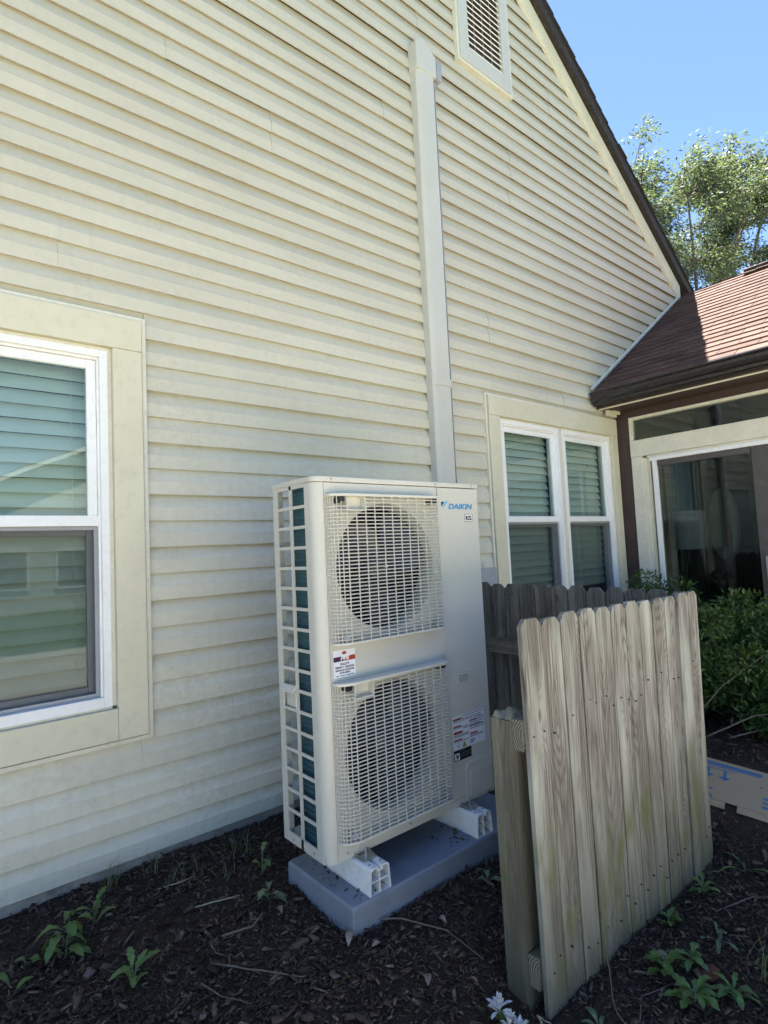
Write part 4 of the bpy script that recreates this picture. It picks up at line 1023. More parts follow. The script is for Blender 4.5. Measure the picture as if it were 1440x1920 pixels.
r2 = wood_box('rail', 'wood_post', f1, 1.512, 2.79, FY+.020, FY+.058, -1.386, -1.288, 'x'); endcap(r2, 1.5105, FY+.0205, FY+.0575, -1.3855, -1.2885)
# left post with a split, weathered top
def post(parent, x0, y0, zt, s=.089, lean=(0, 0)):
    mb = MB(); n = 6; vs = []; uvs = []
    zb = -1.56
    for k_, z in enumerate((zb, -1.2, -.9, zt-.02)):
        for (a, b) in ((0, 0), (s, 0), (s, s), (0, s)):
            f = (z-zb)/(zt-zb); vs.append((x0+a+lean[0]*f, y0+b+lean[1]*f, z)); uvs.append((a+b-.04, z))
    fs = [(k_*4+i, k_*4+(i+1) % 4, k_*4+4+(i+1) % 4, k_*4+4+i) for k_ in range(3) for i in range(4)]+[(3, 2, 1, 0)]
    mb.add(vs, fs); base = 12
    # rough top: grid
    g_ = 7; tv = []
    for j in range(g_+1):
        for i in range(g_+1):
            e_ = i in (0, g_) or j in (0, g_)
            hh_ = (-.018 if e_ else 0)+random.uniform(-.004, .007)+.012*math.sin(i*1.1)*math.cos(j*.9)
            tv.append((x0+lean[0]+s*i/g_, y0+lean[1]+s*j/g_, zt-.004+hh_ if not e_ else zt-.02+random.uniform(0, .004)))
    for (i, j, q) in ((0, 0, 12), (g_, 0, 13), (g_, g_, 14), (0, g_, 15)): tv[j*(g_+1)+i] = vs[q]
    mb.add(tv, [(j*(g_+1)+i, j*(g_+1)+i+1, (j+1)*(g_+1)+i+1, (j+1)*(g_+1)+i) for j in range(g_) for i in range(g_)])
    mb.uv = uvs+[(a-x0, b-y0) for a, b, c in tv]
    o = mb.build('post', 'wood_post', parent); return o
post(f1, 1.512, FY+.0595, -.553, lean=(-.012, 0))
tp = MB(); tp_v = []
post(f1, 2.735, FY+.060, -.50)
nl = MB()
for i in range(NB):
    for zc in (-.60, -1.335):
        f = (zc+1.46)/1.21
        for q in (.3+random.uniform(-.1, .1), .7+random.uniform(-.1, .1))[:random.choice((1, 2, 2))]:
            x = (1.522+(1.268*(i+q)/NB))*(1-f)+(1.499+1.343*(i+q)/NB)*f; z_ = zc+random.uniform(-.04, .04)
            nl.tube([(x, FY-.0045, z_), (x, FY+.004, z_)], .0022+random.random()*.0008, 6)
nl.build('nails', 'print_black', f1, kind='stuff')
# side section: from the wall out to the corner
f2 = thing('fence_panel', (2.83, 2.0, -1.45), 'darker grey fence section behind the front one, running to the wall', 'fence')
y = 1.165; i = 0
while y < 2.72:
    wb = .1055; zb = gz(2.83, y)-.01; ztp = -.258+.022*(y-1.16)/1.5+random.uniform(-.007, .007)
    vs, fs, uv = board_mesh(wb, ztp-zb, .017, 300+i, .26)
    mb = MB(); mb.add([(2.832+b+random.uniform(-.0005, .0005), y+a, zb+c) for a, b, c in vs], fs); mb.uv = uv
    mb.build('board', 'wood_dark', f2, bevel=.0012); y += .110; i += 1
wood_box('rail', 'wood_dark', f2, 2.792, 2.831, 1.24, 2.74, -.665, -.575, 'y'); wood_box('rail', 'wood_dark', f2, 2.792, 2.831, 1.24, 2.74, -1.34, -1.25, 'y')
wood_box('post', 'wood_dark', f2, 2.741, 2.83, 2.66, 2.75, -1.5, -.42, 'z')

# ------------------------------------------------------------------ mulch chips
def chips(n, xr_, yr_, smin, smax, keep, seed, name):
    R_ = np.random.default_rng(seed)
    x = R_.uniform(*xr_, n*3); y = R_.uniform(*yr_, n*3); k_ = keep(x, y); x = x[k_][:n]; y = y[k_][:n]; n = len(x)
    z = gzn(x, y)+R_.uniform(-.002, .012, n) if name == 'mulch' else np.full(n, -1.2475)
    Lc = R_.uniform(smin, smax, n)*R_.uniform(.5, 1.6, n); Lc *= 1+1.4*(R_.random(n) > .93); W_ = Lc*R_.uniform(.12, .5, n); T_ = W_*R_.uniform(.2, .5, n)
    th = R_.uniform(0, 2*PI, n); pt = R_.normal(0, .35, n); rl = R_.normal(0, .5, n)
    ca_, sa_ = np.cos(th), np.sin(th)
    ax = np.stack([ca_*np.cos(pt), sa_*np.cos(pt), np.sin(pt)], -1)
    lat = np.stack([-sa_, ca_, np.zeros(n)], -1); nz_ = np.cross(ax, lat)
    b = lat*np.cos(rl)[:, None]+nz_*np.sin(rl)[:, None]; c = np.cross(ax, b)
    P0 = np.stack([x, y, z], -1)
    co = []
    for (p, q, r) in ((-1, -.55, 0), (-1.0, .5, 0), (.9, .35, 0), (1.1, -.3, 0), (-.8, -.4, 1), (-.7, .45, 1), (.7, .3, 1), (.8, -.25, 1), ):
        jj = R_.uniform(.75, 1.25, n)[:, None]
        co.append(P0+ax*(Lc[:, None]*.5*p*jj)+b*(W_[:, None]*q*jj)+c*(T_[:, None]*r))
    v = np.stack(co, 1).reshape(-1, 3)
    f0 = np.array([(3, 2, 1, 0), (4, 5, 6, 7), (0, 1, 5, 4), (1, 2, 6, 5), (2, 3, 7, 6), (3, 0, 4, 7)])
    f = (np.arange(n)[:, None, None]*8+f0[None]).reshape(-1, 4)
    tone = np.repeat(np.clip(R_.beta(1.6, 2.6, n)*1.05, 0, .965)+(R_.random(n) > .99)*.1, 8)
    me = bpy.data.meshes.new(name); me.vertices.add(len(v)); me.vertices.foreach_set('co', v.astype(np.float32).ravel())
    me.loops.add(f.size); me.loops.foreach_set('vertex_index', f.astype(np.int32).ravel()); me.polygons.add(len(f))
    me.polygons.foreach_set('loop_start', (np.arange(len(f))*4).astype(np.int32)); me.update(calc_edges=True)
    a = me.attributes.new('tone', 'FLOAT', 'POINT'); a.data.foreach_set('value', tone.astype(np.float32))
    me.materials.append(MATS['mulch_chips']); o = bpy.data.objects.new(name, me); COL.objects.link(o); o.location = (0, 0, ZO); o['kind'] = 'stuff'; o['label'] = 'mulch crumbs scattered on top of the grey pad' if seed == 3 else 'dark brown shredded bark mulch covering the bed' if seed == 1 else 'coarser bark chips at the far end of the bed'
    return o
def keep(x, y):
    thin = (vnoise(x, y, 2.6, 12) > -.22) | (np.sin(x*9173.1+y*7331.7) > .35)
    return thin & ~((x > 3.03) & (x < 3.76) & (y > .68) & (y < 1.79)) & ~((x > 1.215) & (x < 2.265) & (y > 1.722) & (y < 2.15)) & (y < HX+.015)
chips(95000, (.0, 3.6), (.35, 2.82), .006, .019, keep, 1, 'mulch')
chips(170, (1.23, 2.2), (1.735, 2.14), .005, .016, lambda x, y: vnoise(x, y, 6, 9) > .02, 3, 'pad_debris')
chips(11000, (3.3, 5.4), (.2, 2.8), .010, .026, keep, 2, 'mulch')

# ------------------------------------------------------------------ plants
def leaf_outline(n, lobes, base=.35, tip=1.0, depth=.35):
    pts = []
    for i in range(n+1):
        t = i/n; w_ = math.sin(PI*min(1, t*.94+.03))**.75*(base+(1-base)*t**.7)
        if lobes: w_ *= 1-depth+depth*abs(math.sin(PI*lobes*t))*1.6
        pts.append((t, max(w_, .015 if 0 < i < n else 0.0)))
    return pts
def leaf_mesh(mb, P, d, nrm, L_, W_, lobes=0, droop=.3, fold=.25, n=10, tones=None, depth=.35):
    d = Vector(d).normalized(); nrm = Vector(nrm); s_ = d.cross(nrm)
    if s_.length < .01: s_ = d.cross(Vector((1, 0, 0)))
    s_.normalize(); nn = s_.cross(d).normalized(); vs = []
    for (t, w_) in leaf_outline(n, lobes, depth=depth):
        c = Vector(P)+d*(L_*t)-Vector((0, 0, 1))*(droop*L_*t*t)+nn*(.10*L_*math.sin(PI*t))
        e_ = s_*(W_*.5*w_); f_ = nn*(fold*W_*.5*w_)
        vs += [tuple(c-e_+f_), tuple(c), tuple(c+e_+f_)]
    fs = []
    for i in range(n):
        a = i*3; fs += [(a, a+1, a+4, a+3), (a+1, a+2, a+5, a+4)]
    mb.add(vs, fs)
    if tones is not None: tones += [random.random()*.5]*len(vs)
def weed(x, y, R_, nl, LL, WW, label, lobes=3, mat='weed_leaf', stemh=.05, cat='weed', droop=.35, group=None, up=.5, dirs=None, name='weed'):
    z = float(gzn(x, y))-.004; t = thing(name, (x, y, z), label, cat, group)
    rd = random.Random(R_); st = MB(); st.tube([(x, y, z-.01), (x+rd.uniform(-.01, .01), y, z+stemh*.5), (x+rd.uniform(-.015, .015), y+rd.uniform(-.01, .01), z+stemh)], [.003, .0026, .0018], 6)
    for k_ in range(nl):
        a = dirs[k_ % len(dirs)]+.4*(k_//len(dirs)) if dirs else k_*2.4+rd.uniform(-.5, .5); h_ = stemh*(.15+.85*k_/max(1, nl-1)); el = up*rd.uniform(.5, 1.4)
        d = Vector((math.cos(a)*math.cos(el), math.sin(a)*math.cos(el), math.sin(el)))
        P = Vector((x, y, z+h_)); pe = LL*.18
        q = P+d*pe; st.tube([P, q], [.0016, .0014], 5)
        lf = MB(); l_ = LL*rd.uniform(.65, 1.15)
        leaf_mesh(lf, q-d*.004, d, (0, 0, 1), l_, WW*rd.uniform(.75, 1.15), lobes, droop*rd.uniform(.4, 1.4), .22+rd.uniform(0, .25), 14)
        o = lf.build('leaf', mat, t, smooth=True, recalc=False)
    st.build('stem', 'weed_pale' if mat != 'grass_blade' else 'grass_blade', t, smooth=True)
    return t
weed(.560, 2.50, 1, 7, .095, .036, 'lobed green weed standing in mulch at the left, nearest the siding', 4, stemh=.075, up=.75, dirs=[.2, 2.4, 1.2, 4.9, 3.3, .8])
weed(.430, 2.36, 2, 12, .085, .044, 'dense bushy green weed at far lower left with hanging leaves', 3, stemh=.13, up=.3, droop=.8)
weed(.560, 2.02, 3, 7, .085, .030, 'lobed yellow-green weed cut by the bottom edge at lower left', 4, stemh=.06, up=.7)
weed(.330, 2.42, 31, 3, .06, .03, 'small three-leaf sprout at the far left edge of the mulch', 0, stemh=.03, up=.5)
weed(.265, 2.27, 32, 2, .07, .035, 'single broad leaf poking in at the left photo border', 0, stemh=.03, up=.5)
weed(1.085, 2.10, 4, 5, .07, .034, 'limp pale-green weed leaning against the left corner of the pad', 2, 'weed_pale', stemh=.05, up=.2, droop=.9)
weed(1.16, 2.30, 5, 4, .07, .032, 'green weed leaf lying over the back corner of the pad', 2, stemh=.10, up=.6)
weed(2.50, 1.075, 6, 9, .066, .028, 'leafy weed sprouting at the right end of the fence base', 0, stemh=.045, up=.7)
weed(2.22, 1.085, 7, 9, .055, .026, 'low dark green weed against the fence base left of the leafy one', 0, stemh=.030, up=.8)
weed(2.26, .93, 8, 5, .095, .020, 'thin narrow-leaved sprout in open mulch right of the fence', 0, 'weed_pale', stemh=.02, up=.3)
weed(1.955, .985, 9, 15, .070, .030, 'large spreading leafy weed in front of the fence, upper part', 2, stemh=.06, up=.45)
weed(1.905, .87, 10, 15, .078, .032, 'large lobed weed cut by the bottom edge in front of fence', 3, stemh=.05, up=.4)
weed(2.06, .94, 11, 9, .060, .030, 'lobed weed beside the red stone', 3, stemh=.04, up=.4)
weed(2.02, .80, 12, 13, .072, .026, 'dark lobed weed at the lower right below the red stone', 3, stemh=.04, up=.4)
weed(1.60, 1.02, 13, 5, .070, .022, 'small silvery leaf cluster near the fence foot at bottom edge', 0, 'weed_pale', stemh=.02, up=.5)
weed(2.80, 1.02, 14, 4, .12, .018, 'narrow arching weed beside the right corner of the fence', 0, 'weed_leaf', stemh=.03, up=.3)
weed(2.75, .80, 15, 7, .09, .020, 'wispy grey-green weed at the right photo edge', 0, 'weed_pale', stemh=.03, up=.4)
weed(1.79, 1.60, 16, 4, .055, .035, 'small pale weed in shadow between pad and fence post', 0, 'weed_pale', stemh=.02, up=.5)
weed(1.98, 1.62, 17, 3, .060, .030, 'tiny upright weed beside the front edge of the pad near the post', 0, 'weed_pale', stemh=.06, up=1.0)
def grass(x, y, R_, n, h_, label, spread=.05, name='grass_tuft'):
    rd = random.Random(R_); z = float(gzn(x, y)); mb = MB(); tn = []
    for _ in range(n):
        a = rd.uniform(0, 2*PI); l_ = h_*rd.uniform(.4, 1.2); b = Vector((x+rd.gauss(0, spread*.3), y+rd.gauss(0, spread*.3), z-.004)); lean = rd.uniform(.2, 1.1)
        pts = [b+Vector((math.cos(a)*lean*l_*q*q, math.sin(a)*lean*l_*q*q, l_*q*(1-.35*lean*q))) for q in (0, .35, .7, 1)]
        s_ = Vector((-math.sin(a), math.cos(a), 0))*rd.uniform(.0012, .0024); vs = []
        for i, p in enumerate(pts): k_ = (1, .9, .6, .05)[i]; vs += [tuple(p-s_*k_), tuple(p+s_*k_)]
        mb.add(vs, [(0, 1, 3, 2), (2, 3, 5, 4), (4, 5, 7, 6)]); tn += [rd.random()]*8
    o = mb.build(name, 'grass_blade', None, recalc=False, tone=tn); tag(o, label, 'grass'); return o
grass(.67, 2.74, 1, 26, .13, 'thin pale grass tuft growing against the siding at left')
grass(.83, 2.72, 2, 14, .10, 'sparse dry grass at the foot of the siding, right of the pale tuft', .08)
grass(.93, 2.55, 3, 26, .09, 'straw-coloured dry grass tuft in open mulch left of the unit', .12)
grass(1.17, 2.62, 4, 34, .10, 'green and dry grass tangle by the siding behind the unit', .16)
grass(1.05, 2.45, 41, 20, .07, 'flattened dry grass between siding and the back of the pad', .2)
grass(2.20, .74, 5, 40, .16, 'long grass blades at the lower right corner', .10)
grass(2.42, .70, 6, 22, .14, 'blue-green grass tuft at the right border near the bottom', .10)
grass(.84, 2.50, 7, 5, .09, 'few bare wiry stems in the middle of the left mulch')
# flower stalks
def flowers(x, y, zt, R_, label):
    rd = random.Random(R_); z = float(gzn(x, y)); t = thing('flower', (x, y, z), label, 'flower', 'pale lilac flowers beside the fence post')
    top = Vector((x+rd.uniform(-.01, .01), y, zt)); MB().tube([(x, y, z-.01), (x+.004, y+.004, (z+zt)/2), top], [.0035, .003, .0025], 6).build('stem', 'weed_leaf', t, smooth=True)
    for k_ in range(18):
        a = k_*2.39; el = rd.uniform(-.1, 1.35); d = Vector((math.cos(a)*math.cos(el), math.sin(a)*math.cos(el), math.sin(el)))
        P = top+Vector((0, 0, -.012+rd.uniform(-.008, .006)))+d*.006
        lf = MB(); leaf_mesh(lf, P, d, (0, 0, 1), rd.uniform(.028, .038), .0145, 0, -.1, .55, 8); lf.build('petal', 'petal', t, smooth=True, recalc=False)
    for k_ in range(5):
        a = k_*1.3; d = Vector((math.cos(a)*.6, math.sin(a)*.6, .75)); lf = MB(); leaf_mesh(lf, Vector((x, y, z+(zt-z)*.35)), d, (0, 0, 1), .06, .013, 0, .4, .3, 8); lf.build('leaf', 'weed_leaf', t, smooth=True, recalc=False)
flowers(1.372, 1.205, -1.372, 1, 'upper of two pale lilac flower heads left of the fence post foot')
flowers(1.352, 1.165, -1.398, 2, 'lower pale lilac flower head at the bottom edge near the post')
flowers(1.395, 1.150, -1.425, 3, 'white-tipped lilac blossom touching the bottom edge, rightmost of three')
# dry leaves, twigs, stones
def dryleaf(x, y, R_, L_, label, up_=.3):
    rd = random.Random(R_); z = float(gzn(x, y))+.014; mb = MB(); a = rd.uniform(0, 6.3)
    leaf_mesh(mb, (x, y, z), (math.cos(a), math.sin(a), up_), (rd.uniform(-.5, .5), rd.uniform(-.5, .5), 1), L_, L_*.55, 0, .3, .5, 8)
    o = mb.build('dry_leaf', 'dry_leaf', None, smooth=True, recalc=False); tag(o, label, 'leaf')
dryleaf(1.163, 1.687, 1, .062, 'pale curled dead leaf on bare soil below the pad', .9)
dryleaf(.595, 2.50, 2, .03, 'small reddish dead leaf at the tip of the left weed')
dryleaf(1.075, 1.98, 3, .05, 'grey dead leaf just left of the pad corner')
dryleaf(1.50, 1.55, 4, .045, 'flat grey dead leaf halfway between pad and post')
dryleaf(1.30, 1.44, 5, .05, 'faded broad dead leaf left of the flowers')
dryleaf(1.40, 1.36, 6, .035, 'little pale dead leaf close to the fence post foot')
dryleaf(2.02, 1.00, 7, .05, 'grey-white shard-like leaf above the large weed')
dryleaf(2.62, .86, 8, .06, 'long pinkish dead leaf in the right mulch')
dryleaf(1.25, 1.62, 9, .035, 'tiny pale dead leaf in the dark soil under the pad')
def twig(pts, r, label, mat='twig_bark'):
    mb = MB(); P = [Vector((a, b, float(gzn(a, b))+c)) for a, b, c in pts]; Q = []
    for i in range(len(P)-1):
        for k_ in range(4): f = k_/4; Q.append(P[i].lerp(P[i+1], f)+Vector((random.gauss(0, .0015), random.gauss(0, .0015), 0)))
    Q.append(P[-1]); mb.tube(Q, [r*(1-.6*i/len(Q)) for i in range(len(Q))], 6)
    o = mb.build('twig', mat, None, smooth=True); tag(o, label, 'twig')
twig([(1.27, 1.76, .02), (1.38, 1.66, .018), (1.47, 1.52, .018), (1.50, 1.38, .012)], .0035, 'long thin stick lying from the pad toward the fence post')
twig([(.86, 2.02, .015), (.95, 1.98, .018), (1.02, 2.02, .02)], .005, 'thick bare stick in the lower left mulch')
twig([(.78, 1.93, .015), (.88, 1.78, .02), (.97, 1.66, .012)], .0035, 'thin diagonal stick near the bottom edge left of centre')
twig([(.72, 1.86, .015), (.74, 1.76, .016), (.80, 1.68, .012)], .003, 'short twig lying at the bottom edge')
twig([(.86, 2.28, .012), (.98, 2.22, .016), (1.02, 2.22, .012)], .003, 'straw-coloured stem in the middle of the left mulch', 'straw')
twig([(.80, 2.55, .012), (.90, 2.50, .02), (.96, 2.52, .012)], .003, 'pale forked dry stem near the grass by the siding', 'straw')
twig([(1.45, 1.10, .012), (1.49, 1.16, .016), (1.51, 1.13, .012)], .004, 'pale short stick at the foot of the first fence board', 'straw')
twig([(1.62, .86, .01), (1.66, 1.0, .03), (1.78, 1.09, .09), (1.90, 1.125, .19)], .0024, 'thin bent vine stem leaning up against the fence boards')
twig([(1.66, .93, .012), (1.80, .99, .02), (1.93, .95, .012)], .0024, 'brown twig running into the large weed')
twig([(2.42, 1.0, .012), (2.60, .93, .02), (2.70, .84, .012)], .003, 'thin grey twig in the right mulch')
twig([(2.74, .88, .012), (2.86, .82, .016)], .005, 'whitish stick at the right photo edge', 'straw')
st = MB(); n = 10
for j in range(n+1):
    for i in range(n): 
        ph = PI*j/n; th = 2*PI*i/n; q = 1+.12*math.sin(3*th+ph*2)
        st.v.append((2.055+.040*q*math.sin(ph)*math.cos(th), .885+.030*q*math.sin(ph)*math.sin(th), float(gzn(2.055, .885))+.012+.018*math.cos(ph)))
st.f = [(j*n+i, j*n+(i+1) % n, (j+1)*n+(i+1) % n, (j+1)*n+i) for j in range(n) for i in range(n)]
tag(st.build('red_stone', 'red_stone', None, smooth=True, recalc=False), 'rounded reddish-brown stone lying among the weeds at lower right', 'stone')
# cardboard, opened flat
cbz = lambda x, y: float(-1.43+.0)+.02
A_, B_, C_, D_ = (3.72, 1.75), (3.60, .80), (3.07, .72), (3.13, 1.52)
def P2(s_, t_): # s along long edge, t across
    return (A_[0]*(1-s_)*(1-t_)+B_[0]*s_*(1-t_)+C_[0]*s_*t_+D_[0]*(1-s_)*t_, A_[1]*(1-s_)*(1-t_)+B_[1]*s_*(1-t_)+C_[1]*s_*t_+D_[1]*(1-s_)*t_)
cd = thing('cardboard_sheet', (3.63, 1.3, -1.44), 'flattened brown cardboard box with blue printing lying on the mulch', 'cardboard')
def cz(x, y): return -1.330
def quad(mb, s0, s1, t0, t1, dz, th=.004, n=10, fn=None):
    vs = []
    for lay in (0, -th):
        for j in range(n+1):
            for i in range(n+1):
                s_ = s0+(s1-s0)*i/n; t_ = t0+(t1-t0)*j/n
                if fn: s_, t_ = fn(i/n, j/n)
                x, y = P2(s_, t_); vs.append((x, y, cz(x, y)+dz+lay))
    N2 = (n+1)*(n+1); fs = []
    for j in range(n):
        for i in range(n):
            a = j*(n+1)+i; q = (a, a+1, a+n+2, a+n+1); fs.append(q); fs.append(tuple(N2+k for k in q[::-1]))
    b = [i for i in range(n+1)]+[j*(n+1)+n for j in range(1, n+1)]+[n*(n+1)+i for i in range(n-1, -1, -1)]+[j*(n+1) for j in range(n-1, 0, -1)]
    fs += [(b[i], b[(i+1) % len(b)], b[(i+1) % len(b)]+N2, b[i]+N2) for i in range(len(b))]
    return mb.add(vs, fs)
def cpart(nm, mat, *qs, **k):
    mb = MB()
    for q in qs: quad(mb, *q, **k)
    return mb.build(nm, mat, cd)
cpart('panel', 'cardboard', (0, .996, 0, .955, 0)); cpart('panel_edge', 'cardboard', (0, .31, .955, 1, 0)); cpart('panel_edge', 'cardboard', (.62, .996, .955, 1, 0))
cpart('flap', 'cardboard', (.12, .40, .90, 1.08, -.0045)); cpart('flap', 'cardboard', (.47, 1, .95, 1.07, -.0045))
cpart('blue_stripe', 'print_blue', (0, .58, .08, .155, .0012), th=.0008); cpart('blue_stripe', 'print_blue', (0, .57, .175, .19, .0012), th=.0008)
for s0 in (.27, .37):
    mb = MB(); quad(mb, s0, s0+.018, .26, .42, .0012, th=.0008, n=4); quad(mb, 0, 0, 0, 0, .0012, th=.0008, n=3, fn=lambda u_, v_, s0=s0: (s0+.009+(u_-.5)*.074*(1-v_), .42+.08*v_)); mb.build('arrow_symbol', 'print_blue', cd)
cpart('arrow_bar', 'print_blue', (.24, .43, .24, .252, .0012), th=.0008)
quad_l = [(0, 0, 0, 0, .0012)]
for a_, b_ in ((.70, .03), (.84, .07)):
    mb = MB(); quad(mb, 0, 0, 0, 0, .0012, th=.0008, n=6, fn=lambda u_, v_, a_=a_, b_=b_: (.12+.20*u_, a_+.04*u_+b_*v_)); mb.build('blue_lettering', 'print_blue', cd)
for q in (.62, .72, .82): cpart('blue_lettering', 'print_blue', (.60, .70, q, q+.04, .0012), th=.0008)

# shrubs
def leaf_cloud(name, centres, radii, n, Lr, Wr, mat, parent, seed, flat_=.5, kind='stuff', dirfn=None, shell=.55):
    R_ = np.random.default_rng(seed); C_ = np.array(centres); r_ = np.array(radii)
    wts = (r_**2).sum(1) if r_.ndim > 1 else r_**2; k_ = R_.choice(len(C_), n, p=wts/wts.sum())
    d = R_.normal(size=(n, 3)); d /= np.linalg.norm(d, axis=1)[:, None]
    rr = (shell+(1-shell)*R_.random(n)**.6)[:, None]
    P = C_[k_]+d*rr*r_[k_]
    ax = d*.55+R_.normal(size=(n, 3))*.55; 
    if dirfn is not None: ax = dirfn(ax, R_)
    ax /= np.linalg.norm(ax, axis=1)[:, None]
    lat = np.cross(ax, R_.normal(size=(n, 3))*.5+np.array([0, 0, 1.2])*flat_+d*.4); lat /= np.linalg.norm(lat, axis=1)[:, None]
    nn = np.cross(lat, ax)
    Ls = R_.uniform(*Lr, n)[:, None]; Ws = R_.uniform(*Wr, n)[:, None]
    v = np.stack([P, P+ax*Ls*.45+lat*Ws*.5+nn*Ws*.15, P+ax*Ls, P+ax*Ls*.45-lat*Ws*.5+nn*Ws*.15], 1).reshape(-1, 3)
    f = (np.arange(n)[:, None, None]*4+np.array([[(0, 1, 2), (0, 2, 3)]])).reshape(-1, 3)
    org = np.array(root_loc(parent)); v = v-org
    me = bpy.data.meshes.new(name); me.vertices.add(len(v)); me.vertices.foreach_set('co', v.astype(np.float32).ravel())
    me.loops.add(f.size); me.loops.foreach_set('vertex_index', f.astype(np.int32).ravel()); me.polygons.add(len(f)); me.polygons.foreach_set('loop_start', (np.arange(len(f))*3).astype(np.int32)); me.update(calc_edges=True)
    cl_ = R_.random(len(C_))
    a = me.attributes.new('tone', 'FLOAT', 'POINT'); a.data.foreach_set('value', np.repeat(np.clip(R_.random(n)*.5+cl_[k_]*.45, 0, .97), 4).astype(np.float32))
    me.materials.append(MATS[mat]); o = bpy.data.objects.new(name, me); COL.objects.link(o); o.parent = parent
    if kind: o['kind'] = kind
    return o
def shrub(x, y, rx, ry, zt, label, seed, n=6500, leaf=(.03, .05)):
    z = gz(x, y); h_ = zt-z; t = thing('shrub', (x, y, z), label, 'shrub', 'evergreen shrubs along the sunroom wall'); rd = random.Random(seed)
    cs, rs = [], []
    for _ in range(46):
        a = rd.uniform(0, 2*PI); q = rd.random()**.5; u_ = rd.random()
        hz_ = z+h_*(.18+.70*u_*(1-.45*q*q)); cs.append((x+rx*q*.85*math.cos(a), y+ry*q*.85*math.sin(a), hz_)); r_ = rd.uniform(.09, .17); rs.append((r_, r_, r_*.75))
    leaf_cloud('foliage', cs, rs, n, leaf, (.012, .020), 'shrub_leaf', t, seed)
    br = MB()
    for c in cs[::2]:
        p0 = Vector((x+rd.uniform(-.05, .05), y+rd.uniform(-.05, .05), z-.02)); p1 = Vector(c); mid = p0.lerp(p1, .5)+Vector((rd.uniform(-.06, .06), rd.uniform(-.06, .06), -.04)); br.tube([p0, mid, p1], [.010, .006, .002], 5)
    br.build('branches', 'twig_bark', t, smooth=True)
shrub(4.95, 2.33, .40, .46, -.25, 'low evergreen shrub in the corner under the white door frame', 21, 10000)
shrub(4.70, 1.72, .56, .52, -.30, 'large rounded evergreen shrub directly behind the right end of the fence', 22, 12000)
shrub(4.35, 1.95, .42, .42, -.70, 'lower dark shrub half hidden by the fence, next to the cardboard', 23, 8000)
shrub(4.85, 1.02, .50, .45, -.62, 'bright green shrub at the right edge of the photo', 24, 9000)
shrub(4.45, 1.22, .36, .30, -1.02, 'low broad-leaved plant at the right edge behind the cardboard', 25, 2600, (.05, .08))
for i, (p, q) in enumerate((((4.0, 1.75, .05), (4.35, 1.35, .55)), ((3.9, 1.6, .05), (4.3, 1.1, .25)), ((4.05, 1.5, .04), (4.45, 1.05, .12)))):
    twig([p, tuple((a+b)/2+.03 for a, b in zip(p, q)), q], .006, ('longest', 'middle', 'lowest')[i]+' bare branch reaching out of the shrubs above the cardboard')

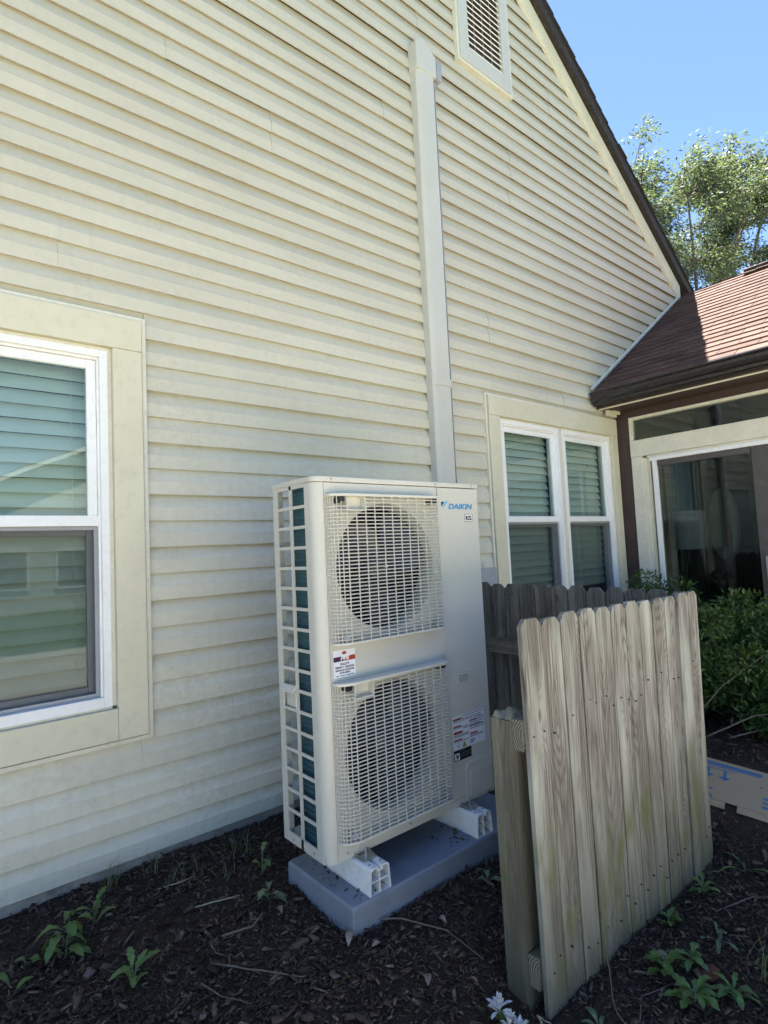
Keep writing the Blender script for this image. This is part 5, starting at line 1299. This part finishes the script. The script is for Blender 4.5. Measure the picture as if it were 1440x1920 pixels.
# tree beyond the roof
def build_tree():
    bx, by = 16.2, 5.5
    t = thing('tree', (bx, by, -1.6), 'tall loose-crowned leafy tree beyond the sunroom roof', 'tree'); rd = random.Random(9)
    trunk = MB(); trunk.tube([(bx, by, -1.7), (bx-.05, by+.1, 1.0), (bx-.15, by+.2, 3.6)], [.32, .26, .20], 12); trunk.build('trunk', 'twig_bark', t, smooth=True)
    br = MB(); nodes = []
    def curve(a, b, bend, n):
        a, b = Vector(a), Vector(b); k = Vector((rd.gauss(0, bend), rd.gauss(0, bend), -abs(rd.gauss(0, bend)))); return [a.lerp(b, i/n)+k*math.sin(PI*i/n)+Vector((rd.gauss(0, .02), rd.gauss(0, .02), rd.gauss(0, .02)))*(0 < i < n) for i in range(n+1)]
    top = (bx-.15, by+.2, 3.5); C0 = Vector((bx, by, 7.5)); RR = Vector((3.3, 3.5, 3.3))
    for k in range(11):
        a = k*2.4; e = rd.uniform(.15, 1.35); d = Vector((math.cos(a)*math.cos(e), math.sin(a)*math.cos(e), math.sin(e)))
        p = curve(top, C0+Vector([d[i]*RR[i]*.72 for i in range(3)]), .25, 8); br.tube(p, [.065*(1-.7*i/8) for i in range(9)], 7); nodes += [(q, .05) for q in p[3:]]
    tg = []
    while len(tg) < 150:
        d = Vector((rd.gauss(0, 1), rd.gauss(0, 1), rd.gauss(.25, 1))).normalized(); q = rd.uniform(.45, 1.0)*(1+.10*math.sin(5*d.x+3*d.z)+.08*math.sin(7*d.y))
        P = C0+Vector([d[i]*RR[i]*q for i in range(3)])
        if P.z > 4.6: tg.append((P, d))
    tips = []
    for P, d in tg:
        c = min(nodes, key=lambda n: (n[0]-P).length*(1.0+.1*rd.random()))[0]; p = curve(c, P, .10, 5); br.tube(p, [.024*(1-.8*i/5) for i in range(6)], 5)
        for q in p[2:]: tips.append((q, rd.uniform(.22, .40)))
        tips.append((P, rd.uniform(.30, .50)))
        for _ in range(4):
            s_ = rd.choice(p[2:]); e = s_+Vector((rd.gauss(0, .3), rd.gauss(0, .3)-.1, rd.gauss(.05, .28))); br.tube([s_, s_.lerp(e, .5)+Vector((0, 0, .03)), e], [.010, .007, .003], 4); tips.append((e, rd.uniform(.20, .36)))
    br.build('limbs', 'twig_bark', t, smooth=True, recalc=False)
    return t, tips, rd
t, tips, rd = build_tree()
cs = [tuple(p) for p, r_ in tips]; rs = [(r_, r_, r_*.7) for p, r_ in tips]
def windy(ax, R_): return ax*.75+np.array([.2, -.55, -.35])
print('tips', len(tips))
leaf_cloud('foliage', cs, rs, 64000, (.08, .135), (.028, .048), 'tree_leaf', t, 77, .4, dirfn=windy, shell=.1)

# neighbouring house across the lawn: it only shows as a reflection in the window panes
nb = thing('neighbour_house', (8, -15.5, -1.55), 'pale gabled house across the lawn, seen only reflected in the left window', 'house')
mb = MB(); mb.box(-.5, 14.5, -20, -15.5, -1.6, 1.4); mb.prism([(-.5, 1.4), (14.5, 1.4), (7.0, 4.9)], 'y', -20, -15.5); mb.build('wall', 'far_siding', nb)
for s_ in (1, -1):
    f = (lambda x: x) if s_ == 1 else (lambda x: 14.0-x)
    MB().prism([(f(-1.1), 1.10), (f(7.0), 4.88+.02), (f(7.0), 5.10), (f(-1.1), 1.30)], 'y', -20.2, -15.15).build('roof', 'far_roof', nb)
    MB().prism([(f(-1.1), 1.12), (f(7.0), 4.92), (f(7.0), 5.06), (f(-1.1), 1.26)], 'y', -15.149, -15.12).build('rake_board', 'white_vinyl', nb)
for xc in (2.4, 4.3, 8.6, 11.4):
    wd = box('window', 'white_vinyl', nb, xc-.6, xc+.6, -15.5, -15.44, -.75, .55); box('pane', 'door_bronze', wd, xc-.52, xc+.52, -15.439, -15.43, -.67, .47)
